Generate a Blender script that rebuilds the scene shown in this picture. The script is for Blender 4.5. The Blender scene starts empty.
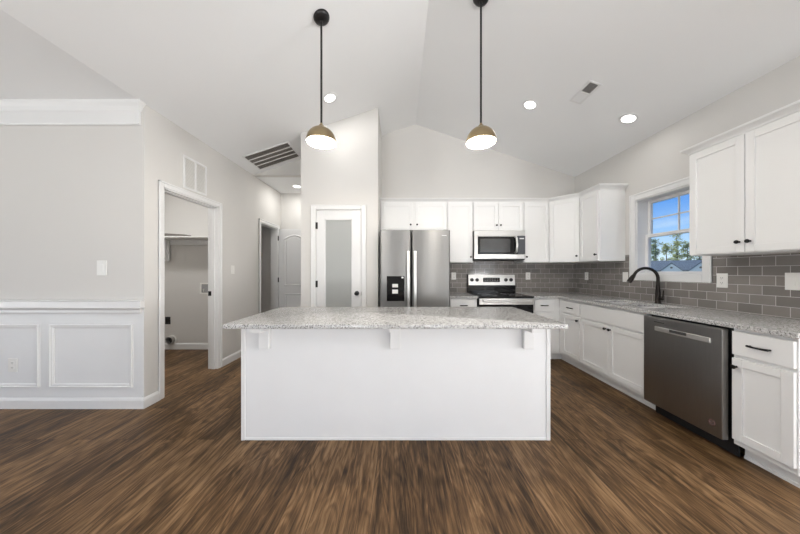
import bpy, bmesh, math, random
from mathutils import Vector, Matrix
random.seed(7)
R = math.radians
SC = bpy.context.scene
COL = SC.collection

# ------------------------------------------------------------------ camera
CAM_H = 1.26
cd = bpy.data.cameras.new('camera')
cd.sensor_width = 36.0
cd.lens = 265.0 / 800.0 * 36.0
cd.shift_y = 4.5 / 800.0
cd.clip_end = 500
cam = bpy.data.objects.new('camera', cd)
cam.location = (0, 0, CAM_H)
cam.rotation_euler = (R(90), 0, 0)
COL.objects.link(cam)
SC.camera = cam

# ------------------------------------------------------------------ view
SC.view_settings.view_transform = 'Standard'
SC.view_settings.look = 'None'
SC.view_settings.exposure = 0.0
SC.view_settings.gamma = 1.0
SC.view_settings.use_curve_mapping = False
SC.cycles.max_bounces = 10
SC.cycles.diffuse_bounces = 6
SC.cycles.transparent_max_bounces = 12

# ------------------------------------------------------------------ world: clear blue sky with thin cloud near the horizon
w = bpy.data.worlds.new('sky')
SC.world = w
w.use_nodes = True
nt = w.node_tree
nt.nodes.clear()
def N(t, kind, **kw):
    n = t.nodes.new(kind)
    for k, v in kw.items():
        setattr(n, k, v)
    return n
tc = N(nt, 'ShaderNodeTexCoord')
sx = N(nt, 'ShaderNodeSeparateXYZ')
nt.links.new(tc.outputs['Generated'], sx.inputs[0])
cr = N(nt, 'ShaderNodeValToRGB')
e = cr.color_ramp.elements
e[0].position = 0.0; e[0].color = (0.78, 0.88, 0.95, 1)
e[1].position = 1.0; e[1].color = (0.06, 0.20, 0.62, 1)
for p, c in ((0.04, (0.66, 0.83, 0.97)), (0.105, (0.34, 0.58, 0.93)), (0.185, (0.13, 0.35, 0.84))):
    q = cr.color_ramp.elements.new(p); q.color = (*c, 1)
nt.links.new(sx.outputs['Z'], cr.inputs[0])
mp = N(nt, 'ShaderNodeMapping'); mp.inputs['Scale'].default_value = (2.0, 2.0, 9.0)
nt.links.new(tc.outputs['Generated'], mp.inputs[0])
nz = N(nt, 'ShaderNodeTexNoise'); nz.inputs['Scale'].default_value = 2.2; nz.inputs['Detail'].default_value = 5
nt.links.new(mp.outputs[0], nz.inputs['Vector'])
c2 = N(nt, 'ShaderNodeValToRGB')
c2.color_ramp.elements[0].position = 0.54; c2.color_ramp.elements[0].color = (0, 0, 0, 1)
c2.color_ramp.elements[1].position = 0.72; c2.color_ramp.elements[1].color = (.4, .4, .4, 1)
nt.links.new(nz.outputs[0], c2.inputs[0])
mx = N(nt, 'ShaderNodeMix', data_type='RGBA')
nt.links.new(c2.outputs[0], mx.inputs[0])
nt.links.new(cr.outputs[0], mx.inputs[6]); mx.inputs[7].default_value = (.85, .92, .98, 1)
bg = N(nt, 'ShaderNodeBackground'); bg.inputs[1].default_value = 1.15
nt.links.new(mx.outputs[2], bg.inputs[0])
ow = N(nt, 'ShaderNodeOutputWorld')
nt.links.new(bg.outputs[0], ow.inputs[0])

# ------------------------------------------------------------------ sun (behind the house, lights the street outside)
sl = bpy.data.lights.new('sun', 'SUN'); sl.energy = 2.6; sl.angle = R(1); sl.color = (1, .95, .86)
so = bpy.data.objects.new('sun', sl); COL.objects.link(so)
so.rotation_euler = Vector((0.62, 0.04, -0.75)).to_track_quat('-Z', 'Y').to_euler()
so.location = (-8, 0, 14)

# ------------------------------------------------------------------ added fill lamps standing in for daylight at the openings behind the camera
def area(name, loc, direction, sxx, syy, power, color=(1, .98, .95)):
    l = bpy.data.lights.new(name, 'AREA'); l.shape = 'RECTANGLE'; l.size = sxx; l.size_y = syy
    l.energy = power; l.color = color
    o = bpy.data.objects.new(name, l); COL.objects.link(o)
    o.location = loc
    o.rotation_euler = Vector(direction).to_track_quat('-Z', 'Y').to_euler()
    return o
REAR_Y = -3.0
REAR_OPEN = [(-5.7, -3.3, 0.55, 2.25), (-2.35, -0.90, 0.0, 2.35), (0.80, 1.50, 0.55, 2.25), (3.20, 4.20, 0.75, 2.25), (5.15, 6.05, 0.75, 2.25)]
WHITE = (.985, .99, 1.0)
# relative strength of the added lamps at each opening: [dining rear, patio door, narrow rear, living rear, far living rear], then sides
LW = dict(dr=0.0, door=12.0, nar=10.0, liv=30.0, bdr=0.0, bdoor=100.0, bnar=300.0, bliv=260.0, dside=5.0, lside=100.0, dsidef=105.0, lsidef=440.0, can=4.5, pend=30.0)
KEYS = ['dr', 'door', 'nar', 'liv', 'liv']
for (a, b, z0, z1), k in zip(REAR_OPEN, KEYS):
    if LW[k] > 0: area('daylight_fill', ((a + b) / 2, REAR_Y - 0.12, (z0 + z1) / 2), (0, 1, 0.35), b - a, z1 - z0, LW[k] * (b - a) * (z1 - z0) / 4.0, WHITE)
    # added lamp outside the opening, tilted up to fill the ceiling; no patio modelled
    if LW['b' + k] > 0: area('added_uplight', ((a + b) / 2, REAR_Y - 0.75, z0 + 0.02), (0, .75, .75), b - a, 0.9, LW['b' + k] * (b - a), WHITE)
if LW['dside'] > 0: area('daylight_fill', (-6.72, -0.4, 1.4), (1, 0.0, 0.30), 2.4, 1.7, LW['dside'], WHITE)  # added side lamp, brightens the right-hand cabinets
if LW['lside'] > 0: area('daylight_fill', (6.62, -0.75, 1.4), (-1, 0.0, 0.30), 2.4, 1.7, LW['lside'], WHITE)  # added side lamp, brightens the left wall
if LW['dsidef'] > 0: area('added_uplight', (-7.25, -0.4, 0.57), (.75, 0, .75), 2.4, 0.9, LW['dsidef'], WHITE)  # added upward fill lamp beyond the dining side opening
if LW['lsidef'] > 0: area('added_uplight', (7.15, -0.75, 0.57), (-.75, 0, .75), 2.4, 0.9, LW['lsidef'], WHITE)  # added upward fill lamp beyond the living side opening

# ================================================================== helpers
def tag(o, label=None, cat=None, group=None, kind=None):
    if label: o['label'] = label
    if cat: o['category'] = cat
    if group: o['group'] = group
    if kind: o['kind'] = kind
    return o
def thing(name, label, cat, loc=(0, 0, 0), rz=0.0, group=None, kind=None):
    o = bpy.data.objects.new(name, None)
    o.empty_display_size = 0.1
    COL.objects.link(o)
    o.location = loc; o.rotation_euler = (0, 0, rz)
    return tag(o, label, cat, group, kind)

class MB:
    def __init__(self): self.bm = bmesh.new()
    def box(self, x0, x1, y0, y1, z0, z1, bev=0.0, seg=2, only=None):
        r = bmesh.ops.create_cube(self.bm, size=1.0)
        vs = r['verts']
        for v in vs:
            v.co = Vector((x0 if v.co.x < 0 else x1, y0 if v.co.y < 0 else y1, z0 if v.co.z < 0 else z1))
        if bev > 0:
            es = list({e for v in vs for e in v.link_edges})
            if only:
                es = [e for e in es if only((e.verts[0].co + e.verts[1].co) / 2, (e.verts[1].co - e.verts[0].co).normalized())]
            bmesh.ops.bevel(self.bm, geom=es, offset=bev, segments=seg, profile=0.5, affect='EDGES', clamp_overlap=True)
        return self
    def prism(self, pts, axis, a0, a1):
        # pts 2-D polygon; axis 'x' -> pts are (y,z); 'y' -> (x,z); 'z' -> (x,y)
        def P(p, a):
            return {'x': (a, p[0], p[1]), 'y': (p[0], a, p[1]), 'z': (p[0], p[1], a)}[axis]
        lo = [self.bm.verts.new(P(p, a0)) for p in pts]
        hi = [self.bm.verts.new(P(p, a1)) for p in pts]
        n = len(pts)
        self.bm.faces.new(lo); self.bm.faces.new(hi[::-1])
        for i in range(n):
            self.bm.faces.new((lo[i], lo[(i + 1) % n], hi[(i + 1) % n], hi[i]))
        return self
    def tube(self, pts, rad, seg=16, cap=True):
        pts = [Vector(p) for p in pts]
        rads = rad if isinstance(rad, (list, tuple)) else [rad] * len(pts)
        rings = []
        prev = None
        for i, p in enumerate(pts):
            if i == 0: t = pts[1] - p
            elif i == len(pts) - 1: t = p - pts[i - 1]
            else: t = (pts[i + 1] - p).normalized() + (p - pts[i - 1]).normalized()
            t.normalize()
            if prev is None:
                u = t.orthogonal().normalized()
            else:
                u = (prev - t * prev.dot(t)).normalized()
            prev = u
            v = t.cross(u)
            rings.append([self.bm.verts.new(p + (u * math.cos(2 * math.pi * k / seg) + v * math.sin(2 * math.pi * k / seg)) * rads[i]) for k in range(seg)])
        for a, b in zip(rings, rings[1:]):
            for k in range(seg):
                self.bm.faces.new((a[k], a[(k + 1) % seg], b[(k + 1) % seg], b[k]))
        if cap:
            self.bm.faces.new(rings[0][::-1]); self.bm.faces.new(rings[-1])
        return self
    def cyl(self, p0, p1, r, seg=24): return self.tube([p0, p1], r, seg)
    def lathe(self, prof, c=(0, 0, 0), axis=(0, 0, 1), seg=40, close=False):
        # prof: list of (radius, height along axis)
        ax = Vector(axis).normalized(); u = ax.orthogonal().normalized(); v = ax.cross(u); c = Vector(c)
        rings = []
        for (r, h) in prof:
            if r < 1e-6: rings.append([self.bm.verts.new(c + ax * h)])
            else: rings.append([self.bm.verts.new(c + ax * h + (u * math.cos(2 * math.pi * k / seg) + v * math.sin(2 * math.pi * k / seg)) * r) for k in range(seg)])
        pairs = list(zip(rings, rings[1:]))
        if close: pairs.append((rings[-1], rings[0]))
        for a, b in pairs:
            for k in range(seg):
                k2 = (k + 1) % seg
                if len(a) == 1 and len(b) == 1: continue
                if len(a) == 1: self.bm.faces.new((a[0], b[k], b[k2]))
                elif len(b) == 1: self.bm.faces.new((a[k], a[k2], b[0]))
                else: self.bm.faces.new((a[k], a[k2], b[k2], b[k]))
        return self
    def sweep(self, prof, path, closed=False):
        # prof: list of (out, up) swept along a path in the XY plane whose right side is 'out'
        rings = []
        n = len(path)
        P = [Vector((p[0], p[1], 0)) for p in path]
        z = path[0][2] if len(path[0]) > 2 else 0.0
        for i in range(n):
            def nrm(a, b):
                d = (b - a).normalized(); return Vector((d.y, -d.x, 0))
            if closed or 0 < i < n - 1:
                n1 = nrm(P[i - 1], P[i]); n2 = nrm(P[i], P[(i + 1) % n])
                m = (n1 + n2); m = m / max(1e-6, m.dot(n1))
            elif i == 0: m = nrm(P[0], P[1])
            else: m = nrm(P[-2], P[-1])
            rings.append([self.bm.verts.new(P[i] + m * o + Vector((0, 0, z + h))) for (o, h) in prof])
        k = len(prof)
        pr = list(zip(rings, rings[1:]))
        if closed: pr.append((rings[-1], rings[0]))
        for a, b in pr:
            for j in range(k):
                self.bm.faces.new((a[j], a[(j + 1) % k], b[(j + 1) % k], b[j]))
        if not closed:
            self.bm.faces.new(rings[0]); self.bm.faces.new(rings[-1][::-1])
        return self
    def xform(self, m):
        bmesh.ops.transform(self.bm, matrix=m, verts=self.bm.verts[:]); return self
    def build(self, name, mat, parent=None, smooth=None, loc=None):
        bmesh.ops.recalc_face_normals(self.bm, faces=self.bm.faces[:])
        me = bpy.data.meshes.new(name)
        self.bm.to_mesh(me); self.bm.free()
        if mat: me.materials.append(mat)
        if smooth is not None:
            me.polygons.foreach_set('use_smooth', [True] * len(me.polygons))
            me.set_sharp_from_angle(angle=R(smooth))
        o = bpy.data.objects.new(name, me)
        COL.objects.link(o)
        if parent: o.parent = parent
        if loc: o.location = loc
        return o

# ------------------------------------------------------------------ materials
def base_mat(name):
    m = bpy.data.materials.new(name); m.use_nodes = True
    t = m.node_tree
    return m, t, t.nodes['Principled BSDF']
def link(t, a, b): t.links.new(a, b)
def ramp(t, stops):
    r = N(t, 'ShaderNodeValToRGB')
    el = r.color_ramp.elements
    el[0].position, el[0].color = stops[0][0], (*stops[0][1], 1)
    el[1].position, el[1].color = stops[-1][0], (*stops[-1][1], 1)
    for p, c in stops[1:-1]:
        q = el.new(p); q.color = (*c, 1)
    return r
def simple(name, col, rough=0.5, metal=0.0, var=0.03, scale=6.0, bump=0.0, bscale=200.0, coat=0.0, spec=0.5):
    m, t, b = base_mat(name)
    co = N(t, 'ShaderNodeTexCoord')
    nz = N(t, 'ShaderNodeTexNoise'); nz.inputs['Scale'].default_value = scale; nz.inputs['Detail'].default_value = 3
    link(t, co.outputs['Object'], nz.inputs['Vector'])
    lo = tuple(max(0, c * (1 - var)) for c in col); hi = tuple(min(1, c * (1 + var)) for c in col)
    r = ramp(t, [(0.3, lo), (0.7, hi)])
    link(t, nz.outputs[0], r.inputs[0]); link(t, r.outputs[0], b.inputs['Base Color'])
    b.inputs['Roughness'].default_value = rough; b.inputs['Metallic'].default_value = metal
    b.inputs['Coat Weight'].default_value = coat
    b.inputs['Specular IOR Level'].default_value = spec
    if bump > 0:
        n2 = N(t, 'ShaderNodeTexNoise'); n2.inputs['Scale'].default_value = bscale
        link(t, co.outputs['Object'], n2.inputs['Vector'])
        bp = N(t, 'ShaderNodeBump'); bp.inputs['Strength'].default_value = bump; bp.inputs['Distance'].default_value = 0.002
        link(t, n2.outputs[0], bp.inputs['Height']); link(t, bp.outputs[0], b.inputs['Normal'])
    return m
def emit(name, col, strength):
    m, t, b = base_mat(name)
    b.inputs['Base Color'].default_value = (*col, 1)
    b.inputs['Emission Color'].default_value = (*col, 1)
    b.inputs['Emission Strength'].default_value = strength
    return m
def brushed(name, col, rough, stretch=(1, 1, 120), metal=1.0, spread=0.07, aniso=0.0, arot=0.0):
    m, t, b = base_mat(name)
    co = N(t, 'ShaderNodeTexCoord'); mp = N(t, 'ShaderNodeMapping'); mp.inputs['Scale'].default_value = stretch
    nz = N(t, 'ShaderNodeTexNoise'); nz.inputs['Scale'].default_value = 5; nz.inputs['Detail'].default_value = 4
    link(t, co.outputs['Object'], mp.inputs[0]); link(t, mp.outputs[0], nz.inputs['Vector'])
    r = ramp(t, [(0.3, tuple(c * .95 for c in col)), (0.7, tuple(min(1, c * 1.05) for c in col))])
    link(t, nz.outputs[0], r.inputs[0]); link(t, r.outputs[0], b.inputs['Base Color'])
    mr = N(t, 'ShaderNodeMapRange'); mr.inputs['To Min'].default_value = rough - spread; mr.inputs['To Max'].default_value = rough + spread
    link(t, nz.outputs[0], mr.inputs['Value']); link(t, mr.outputs[0], b.inputs['Roughness'])
    b.inputs['Metallic'].default_value = metal
    b.inputs['Anisotropic'].default_value = aniso; b.inputs['Anisotropic Rotation'].default_value = arot
    return m

M = {}
M['wall'] = simple('greige_wall_paint', (.66, .645, .62), .85, var=.012, scale=1.5, bump=.05, bscale=350, spec=.3)
M['ceiling'] = simple('flat_white_ceiling_paint', (.85, .855, .855), .9, var=.008, scale=1.2, bump=.05, bscale=250, spec=.2)
M['trim'] = simple('white_semigloss_trim', (.765, .765, .76), .38, var=.008)
M['wainscot'] = simple('white_wainscot_paint', (.77, .775, .775), .5, var=.008)
M['cab'] = simple('white_cabinet_lacquer', (.82, .82, .81), .36, var=.008, scale=3)
M['cabin'] = simple('cabinet_box_white', (.74, .74, .73), .45, var=.01)
M['island'] = simple('island_panel_white', (.78, .785, .79), .42, var=.008)
M['black'] = simple('black_hardware', (.012, .011, .011), .38, var=.15, metal=.3)
M['bronze'] = simple('oil_rubbed_bronze', (.022, .018, .016), .36, metal=.7, var=.25, scale=20)
M['blackglass'] = simple('black_glass', (.006, .006, .007), .07, var=.05, spec=.35)
M['blackplastic'] = simple('black_plastic', (.014, .014, .015), .45, var=.1)
M['steel'] = brushed('brushed_stainless', (.60, .59, .57), .30, (1, 1, 0.02), aniso=.5)
M['steelv'] = brushed('brushed_stainless_fridge', (.26, .256, .25), .42, (110, 110, 1.2), aniso=.7, arot=.25)
M['steeldw'] = brushed('brushed_dark_stainless', (.33, .32, .31), .33, (90, 90, 1.2), aniso=.5)
M['steelbright'] = brushed('bright_stainless', (.74, .735, .72), .42, (2, 2, 60))
M['plate'] = simple('white_plate_plastic', (.80, .79, .76), .35, var=.005)
M['slot'] = simple('slot_dark', (.05, .05, .05), .6, var=.05)
M['brass'] = brushed('aged_brass', (.38, .295, .175), .30, (3, 3, 30))
M['shadein'] = simple('white_shade_lining', (.80, .78, .73), .5, var=.01)
M['bulb'] = emit('lit_bulb', (1.0, .90, .74), 9.0)
M['lens'] = emit('lit_downlight_lens', (1.0, .97, .92), 6.0)
M['grilledark'] = simple('filter_grey', (.16, .145, .13), .8, var=.08)
M['frost'] = simple('frosted_glass_pane', (.50, .515, .50), .42, var=.006, scale=2)
M['frost'].node_tree.nodes['Principled BSDF'].inputs['Transmission Weight'].default_value = .25
M['laundrywall'] = M['wall']
M['rubber'] = simple('grey_foil_duct', (.42, .41, .40), .35, metal=.7, var=.2, scale=50)
M['pink'] = simple('dusty_red_sticker', (.17, .105, .098), .5, var=.05)
M['greytext'] = simple('grey_printed_mark', (.35, .35, .35), .5, var=.05)
M['lightmark'] = simple('pale_printed_mark', (.75, .75, .74), .4, var=.03)

def glass_mat():
    m = bpy.data.materials.new('clear_window_glass'); m.use_nodes = True
    t = m.node_tree; t.nodes.clear()
    tr = N(t, 'ShaderNodeBsdfTransparent'); tr.inputs[0].default_value = (.97, .985, .98, 1)
    gl = N(t, 'ShaderNodeBsdfGlossy'); gl.inputs['Roughness'].default_value = .02
    fr = N(t, 'ShaderNodeLayerWeight'); fr.inputs[0].default_value = .5
    pw = N(t, 'ShaderNodeMath', operation='POWER'); link(t, fr.outputs['Facing'], pw.inputs[0]); pw.inputs[1].default_value = 4.0
    mul = N(t, 'ShaderNodeMath', operation='MULTIPLY_ADD'); mul.inputs[1].default_value = .35; mul.inputs[2].default_value = .02
    link(t, pw.outputs[0], mul.inputs[0])
    mix = N(t, 'ShaderNodeMixShader'); link(t, mul.outputs[0], mix.inputs[0])
    link(t, tr.outputs[0], mix.inputs[1]); link(t, gl.outputs[0], mix.inputs[2])
    out = N(t, 'ShaderNodeOutputMaterial'); link(t, mix.outputs[0], out.inputs[0])
    return m
M['glass'] = glass_mat()

def granite():
    m, t, b = base_mat('speckled_white_granite')
    co = N(t, 'ShaderNodeTexCoord')
    n1 = N(t, 'ShaderNodeTexNoise'); n1.inputs['Scale'].default_value = 52; n1.inputs['Detail'].default_value = 6; n1.inputs['Roughness'].default_value = .7
    link(t, co.outputs['Object'], n1.inputs['Vector'])
    r1 = ramp(t, [(.28, (.30, .297, .29)), (.42, (.49, .485, .475)), (.54, (.61, .605, .595)), (.72, (.73, .725, .715))])
    link(t, n1.outputs[0], r1.inputs[0])
    v = N(t, 'ShaderNodeTexVoronoi'); v.inputs['Scale'].default_value = 200
    link(t, co.outputs['Object'], v.inputs['Vector'])
    sp = N(t, 'ShaderNodeSeparateColor'); link(t, v.outputs['Color'], sp.inputs[0])
    r2 = ramp(t, [(.0, (.08, .078, .075)), (.09, (.17, .16, .155)), (.14, (.42, .405, .385)), (.25, (.70, .685, .67)), (.36, (1, 1, 1))])
    r2.color_ramp.interpolation = 'CONSTANT'
    link(t, sp.outputs[0], r2.inputs[0])
    mx = N(t, 'ShaderNodeMix', data_type='RGBA'); mx.blend_type = 'MULTIPLY'; mx.inputs[0].default_value = .8
    link(t, r1.outputs[0], mx.inputs[6]); link(t, r2.outputs[0], mx.inputs[7])
    link(t, mx.outputs[2], b.inputs['Base Color'])
    b.inputs['Roughness'].default_value = .17; b.inputs['Specular IOR Level'].default_value = .5
    return m
M['granite'] = granite()

def floor_mat():
    m, t, b = base_mat('dark_walnut_plank_floor')
    co = N(t, 'ShaderNodeTexCoord')
    s = N(t, 'ShaderNodeSeparateXYZ'); link(t, co.outputs['Object'], s.inputs[0])
    cb = N(t, 'ShaderNodeCombineXYZ'); link(t, s.outputs['Y'], cb.inputs['X']); link(t, s.outputs['X'], cb.inputs['Y'])
    br = N(t, 'ShaderNodeTexBrick'); br.offset = .37; br.offset_frequency = 2
    br.inputs['Color1'].default_value = (0, 0, 0, 1); br.inputs['Color2'].default_value = (1, 1, 1, 1)
    br.inputs['Mortar'].default_value = (.5, .5, .5, 1)
    br.inputs['Scale'].default_value = 1.0; br.inputs['Mortar Size'].default_value = .0011; br.inputs['Mortar Smooth'].default_value = .1
    br.inputs['Brick Width'].default_value = 1.22; br.inputs['Row Height'].default_value = .152
    link(t, cb.outputs[0], br.inputs['Vector'])
    # per-plank shift of the grain
    sh = N(t, 'ShaderNodeVectorMath', operation='MULTIPLY_ADD')
    link(t, br.outputs['Color'], sh.inputs[0]); sh.inputs[1].default_value = (17.0, 29.0, 41.0)
    link(t, co.outputs['Object'], sh.inputs[2])
    def noise(scale, detail, rough=.5, dist=0.0):
        mm = N(t, 'ShaderNodeMapping'); mm.inputs['Scale'].default_value = scale
        link(t, sh.outputs[0], mm.inputs[0])
        n = N(t, 'ShaderNodeTexNoise'); n.inputs['Scale'].default_value = 1.0; n.inputs['Detail'].default_value = detail
        n.inputs['Roughness'].default_value = rough; n.inputs['Distortion'].default_value = dist
        link(t, mm.outputs[0], n.inputs['Vector'])
        return n
    def madd(a, k, b_):
        q = N(t, 'ShaderNodeMath', operation='MULTIPLY_ADD'); link(t, a, q.inputs[0]); q.inputs[1].default_value = k
        if b_ is None: q.inputs[2].default_value = 0.0
        else: link(t, b_, q.inputs[2])
        return q.outputs[0]
    n1 = noise((26, 2.0, 1), 6, .65, 1.0)            # broad streaks
    n2 = noise((110, 7.0, 1), 3, .6)                 # pores
    n3 = noise((6.5, 1.1, 1), 2, .5, .7)            # contour field of the cathedral figure
    ct = N(t, 'ShaderNodeMath', operation='MULTIPLY'); link(t, n3.outputs[0], ct.inputs[0]); ct.inputs[1].default_value = 75.0
    cs = N(t, 'ShaderNodeMath', operation='SINE'); link(t, ct.outputs[0], cs.inputs[0])
    n4 = noise((9, 3.0, 1), 3, .6)                  # blotches
    s2 = N(t, 'ShaderNodeSeparateColor'); link(t, br.outputs['Color'], s2.inputs[0])
    f = madd(n1.outputs[0], 1.0, None)
    f = madd(n2.outputs[0], .42, f)
    f = madd(cs.outputs[0], .060, f)
    f = madd(n4.outputs[0], .30, f)
    f = madd(s2.outputs[0], .16, f)
    r = ramp(t, [(.60, (.030, .0163, .0073)), (.75, (.090, .0490, .0210)), (.87, (.168, .0965, .0440)), (1.0, (.275, .166, .083))])
    mr_ = N(t, 'ShaderNodeMapRange'); mr_.inputs['From Max'].default_value = 1.17; link(t, f, mr_.inputs['Value'])
    link(t, mr_.outputs[0], r.inputs[0])
    mx = N(t, 'ShaderNodeMix', data_type='RGBA'); link(t, br.outputs['Fac'], mx.inputs[0])
    link(t, r.outputs[0], mx.inputs[6]); mx.inputs[7].default_value = (.025, .014, .009, 1)
    link(t, mx.outputs[2], b.inputs['Base Color'])
    mr = N(t, 'ShaderNodeMapRange'); mr.inputs['To Min'].default_value = .36; mr.inputs['To Max'].default_value = .52; b.inputs['Specular IOR Level'].default_value = .20
    link(t, n1.outputs[0], mr.inputs['Value']); link(t, mr.outputs[0], b.inputs['Roughness'])
    bp = N(t, 'ShaderNodeBump'); bp.inputs['Strength'].default_value = .10; bp.inputs['Distance'].default_value = .002
    link(t, n2.outputs[0], bp.inputs['Height']); link(t, bp.outputs[0], b.inputs['Normal'])
    return m
M['floor'] = floor_mat()

def tile_mat(name, axis, shift):
    m, t, b = base_mat(name)
    co = N(t, 'ShaderNodeTexCoord')
    s = N(t, 'ShaderNodeSeparateXYZ'); link(t, co.outputs['Object'], s.inputs[0])
    au = N(t, 'ShaderNodeMath', operation='ADD'); au.inputs[1].default_value = shift
    link(t, s.outputs[axis], au.inputs[0])
    av = N(t, 'ShaderNodeMath', operation='ADD'); av.inputs[1].default_value = -.9205 + .0765 * 2
    link(t, s.outputs['Z'], av.inputs[0])
    cb = N(t, 'ShaderNodeCombineXYZ'); link(t, au.outputs[0], cb.inputs['X']); link(t, av.outputs[0], cb.inputs['Y'])
    br = N(t, 'ShaderNodeTexBrick'); br.offset = .5; br.offset_frequency = 2
    br.inputs['Color1'].default_value = (.190, .174, .161, 1); br.inputs['Color2'].default_value = (.262, .241, .224, 1)
    br.inputs['Mortar'].default_value = (.56, .54, .52, 1)
    br.inputs['Scale'].default_value = 1.0; br.inputs['Mortar Size'].default_value = .0019; br.inputs['Mortar Smooth'].default_value = .15
    br.inputs['Brick Width'].default_value = .1515; br.inputs['Row Height'].default_value = .0765
    link(t, cb.outputs[0], br.inputs['Vector'])
    nz = N(t, 'ShaderNodeTexNoise'); nz.inputs['Scale'].default_value = 9
    link(t, co.outputs['Object'], nz.inputs['Vector'])
    mr0 = N(t, 'ShaderNodeMapRange'); mr0.inputs['To Min'].default_value = .88; mr0.inputs['To Max'].default_value = 1.12
    link(t, nz.outputs[0], mr0.inputs['Value'])
    vm = N(t, 'ShaderNodeVectorMath', operation='SCALE'); link(t, br.outputs['Color'], vm.inputs[0]); link(t, mr0.outputs[0], vm.inputs['Scale'])
    link(t, vm.outputs[0], b.inputs['Base Color'])
    mr = N(t, 'ShaderNodeMapRange'); mr.inputs['To Min'].default_value = .07; mr.inputs['To Max'].default_value = .7
    link(t, br.outputs['Fac'], mr.inputs['Value']); link(t, mr.outputs[0], b.inputs['Roughness'])
    iv = N(t, 'ShaderNodeMath', operation='SUBTRACT'); iv.inputs[0].default_value = 1.0; link(t, br.outputs['Fac'], iv.inputs[1])
    bp = N(t, 'ShaderNodeBump'); bp.inputs['Strength'].default_value = .5; bp.inputs['Distance'].default_value = .0015
    link(t, iv.outputs[0], bp.inputs['Height']); link(t, bp.outputs[0], b.inputs['Normal'])
    return m
M['tile_back'] = tile_mat('grey_subway_tile_back', 'X', 0.05)
M['tile_right'] = tile_mat('grey_subway_tile_right', 'Y', -1.9427 + .1515 * 40.5)

# ================================================================== room shell
XL, XR, YB, HC = -2.36, 2.87, 4.35, 2.81      # left wall face, right wall face, back wall face, plate height
XRG, ZRG = 0.255, 3.675                       # ridge
def vault(x): return ZRG - (ZRG - HC) * abs(x - XRG) / (XRG - XL)
PY, PX0, PX1 = 3.61, -1.35, -0.298             # pantry front, left and right faces
DY = 2.443                                    # dining wall face
HY = 5.26                                     # hall end wall
def struct(name, mb, mat, label, cat, parent=None):
    o = mb.build(name, mat, parent)
    if parent is None: tag(o, label, cat, None, 'structure')
    return o

struct('floor', MB().box(-7.0, 6.8, -3.1, 5.6, -0.12, 0.0), M['floor'], 'dark walnut wood plank floor running through the whole room', 'floor')

c = MB()
c.prism([(XL, HC), (XRG, ZRG), (XR, HC), (XR, HC + .12), (XRG, ZRG + .12), (XL, HC + .12)], 'y', REAR_Y - .1, 4.45)
c.box(-6.7, XL, REAR_Y - .1, 5.4, HC, HC + .12)             # flat ceiling over dining, laundry and closet
c.box(XL, PX0 + .1, 4.30, 5.4, HC, HC + .06)                 # flat hall ceiling
c.box(XR, 6.6, REAR_Y - .1, 1.5, HC, HC + .12)
struct('ceiling', c, M['ceiling'], 'white vaulted ceiling with a centre ridge and flat edges', 'ceiling')

c = MB()
c.prism([(-0.39, 0), (3.04, 0), (3.04, HC - .06), (XR, HC), (XRG, ZRG), (-0.39, vault(-.39))], 'y', YB, YB + .1)
struct('wall_back', c, M['wall'], 'greige gable wall behind the fridge and range', 'wall')

WY0, WY1, WZ0, WZ1 = 2.505, 3.215, 1.232, 2.120               # kitchen window opening
c = MB()
c.box(XR, XR + .17, 1.3, WY0, 0, HC).box(XR, XR + .17, WY1, YB, 0, HC)
c.box(XR, XR + .17, WY0, WY1, 0, WZ0).box(XR, XR + .17, WY0, WY1, WZ1, HC)
struct('wall_right', c, M['wall'], 'greige side wall with the window above the sink', 'wall')

LD0, LD1, LDZ = 2.640, 3.445, 2.100                           # laundry doorway
CD0, CD1, CDZ = 4.48, 5.10, 2.09                             # closet doorway in the hall
c = MB()
c.box(XL - .12, XL, DY, LD0, 0, HC).box(XL - .12, XL, LD1, CD0, 0, HC).box(XL - .12, XL, CD1, HY, 0, HC)
c.box(XL - .12, XL, LD0, LD1, LDZ, HC).box(XL - .12, XL, CD0, CD1, CDZ, HC)
struct('wall_left', c, M['wall'], 'greige wall with the laundry doorway and hall doorway', 'wall')

c = MB().box(-6.6, XL - .12, DY, DY + .12, .93, HC)
struct('wall_dining', c, M['wall'], 'greige wall above the white wainscot, far left', 'wall')
c = MB().box(-6.6, XL - .12, DY, DY + .12, 0, .93)
struct('trim_1', c, M['wainscot'], 'white painted wainscot panel wall below the chair rail', 'wainscot')
c = MB().box(XL - .12, XL - .0005, DY - .0015, DY, 0, .93)
struct('trim_2', c, M['wainscot'], 'white wainscot end strip at the left wall corner', 'wainscot')

c = MB().box(-6.7, -6.6, REAR_Y, -1.6, 0, HC).box(-6.7, -6.6, .8, DY + .12, 0, HC)
c.box(-6.7, -6.6, -1.6, .8, 0, .55).box(-6.7, -6.6, -1.6, .8, 2.25, HC)
struct('wall_dining_side', c, M['wall'], 'greige dining side wall out of frame on the left', 'wall')
c = MB()
xs = [-6.7]
for (a, b, z0, z1) in REAR_OPEN: xs += [a, b]
xs += [6.6]
def gable(c, x0, x1, z0):
    pts = [p for p in (XL, XRG, XR) if x0 < p < x1]
    top = [(x, vault(x) if XL <= x <= XR else HC) for x in [x1] + pts[::-1] + [x0]]
    c.prism([(x0, z0), (x1, z0)] + top, 'y', REAR_Y - .1, REAR_Y)
for i in range(0, len(xs), 2): gable(c, xs[i], xs[i + 1], 0)
for (a, b, z0, z1) in REAR_OPEN:
    gable(c, a, b, z1)
    if z0 > 0: c.box(a, b, REAR_Y - .1, REAR_Y, 0, z0)
struct('wall_rear', c, M['wall'], 'greige wall with big glazed openings behind the viewer', 'wall')
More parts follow.
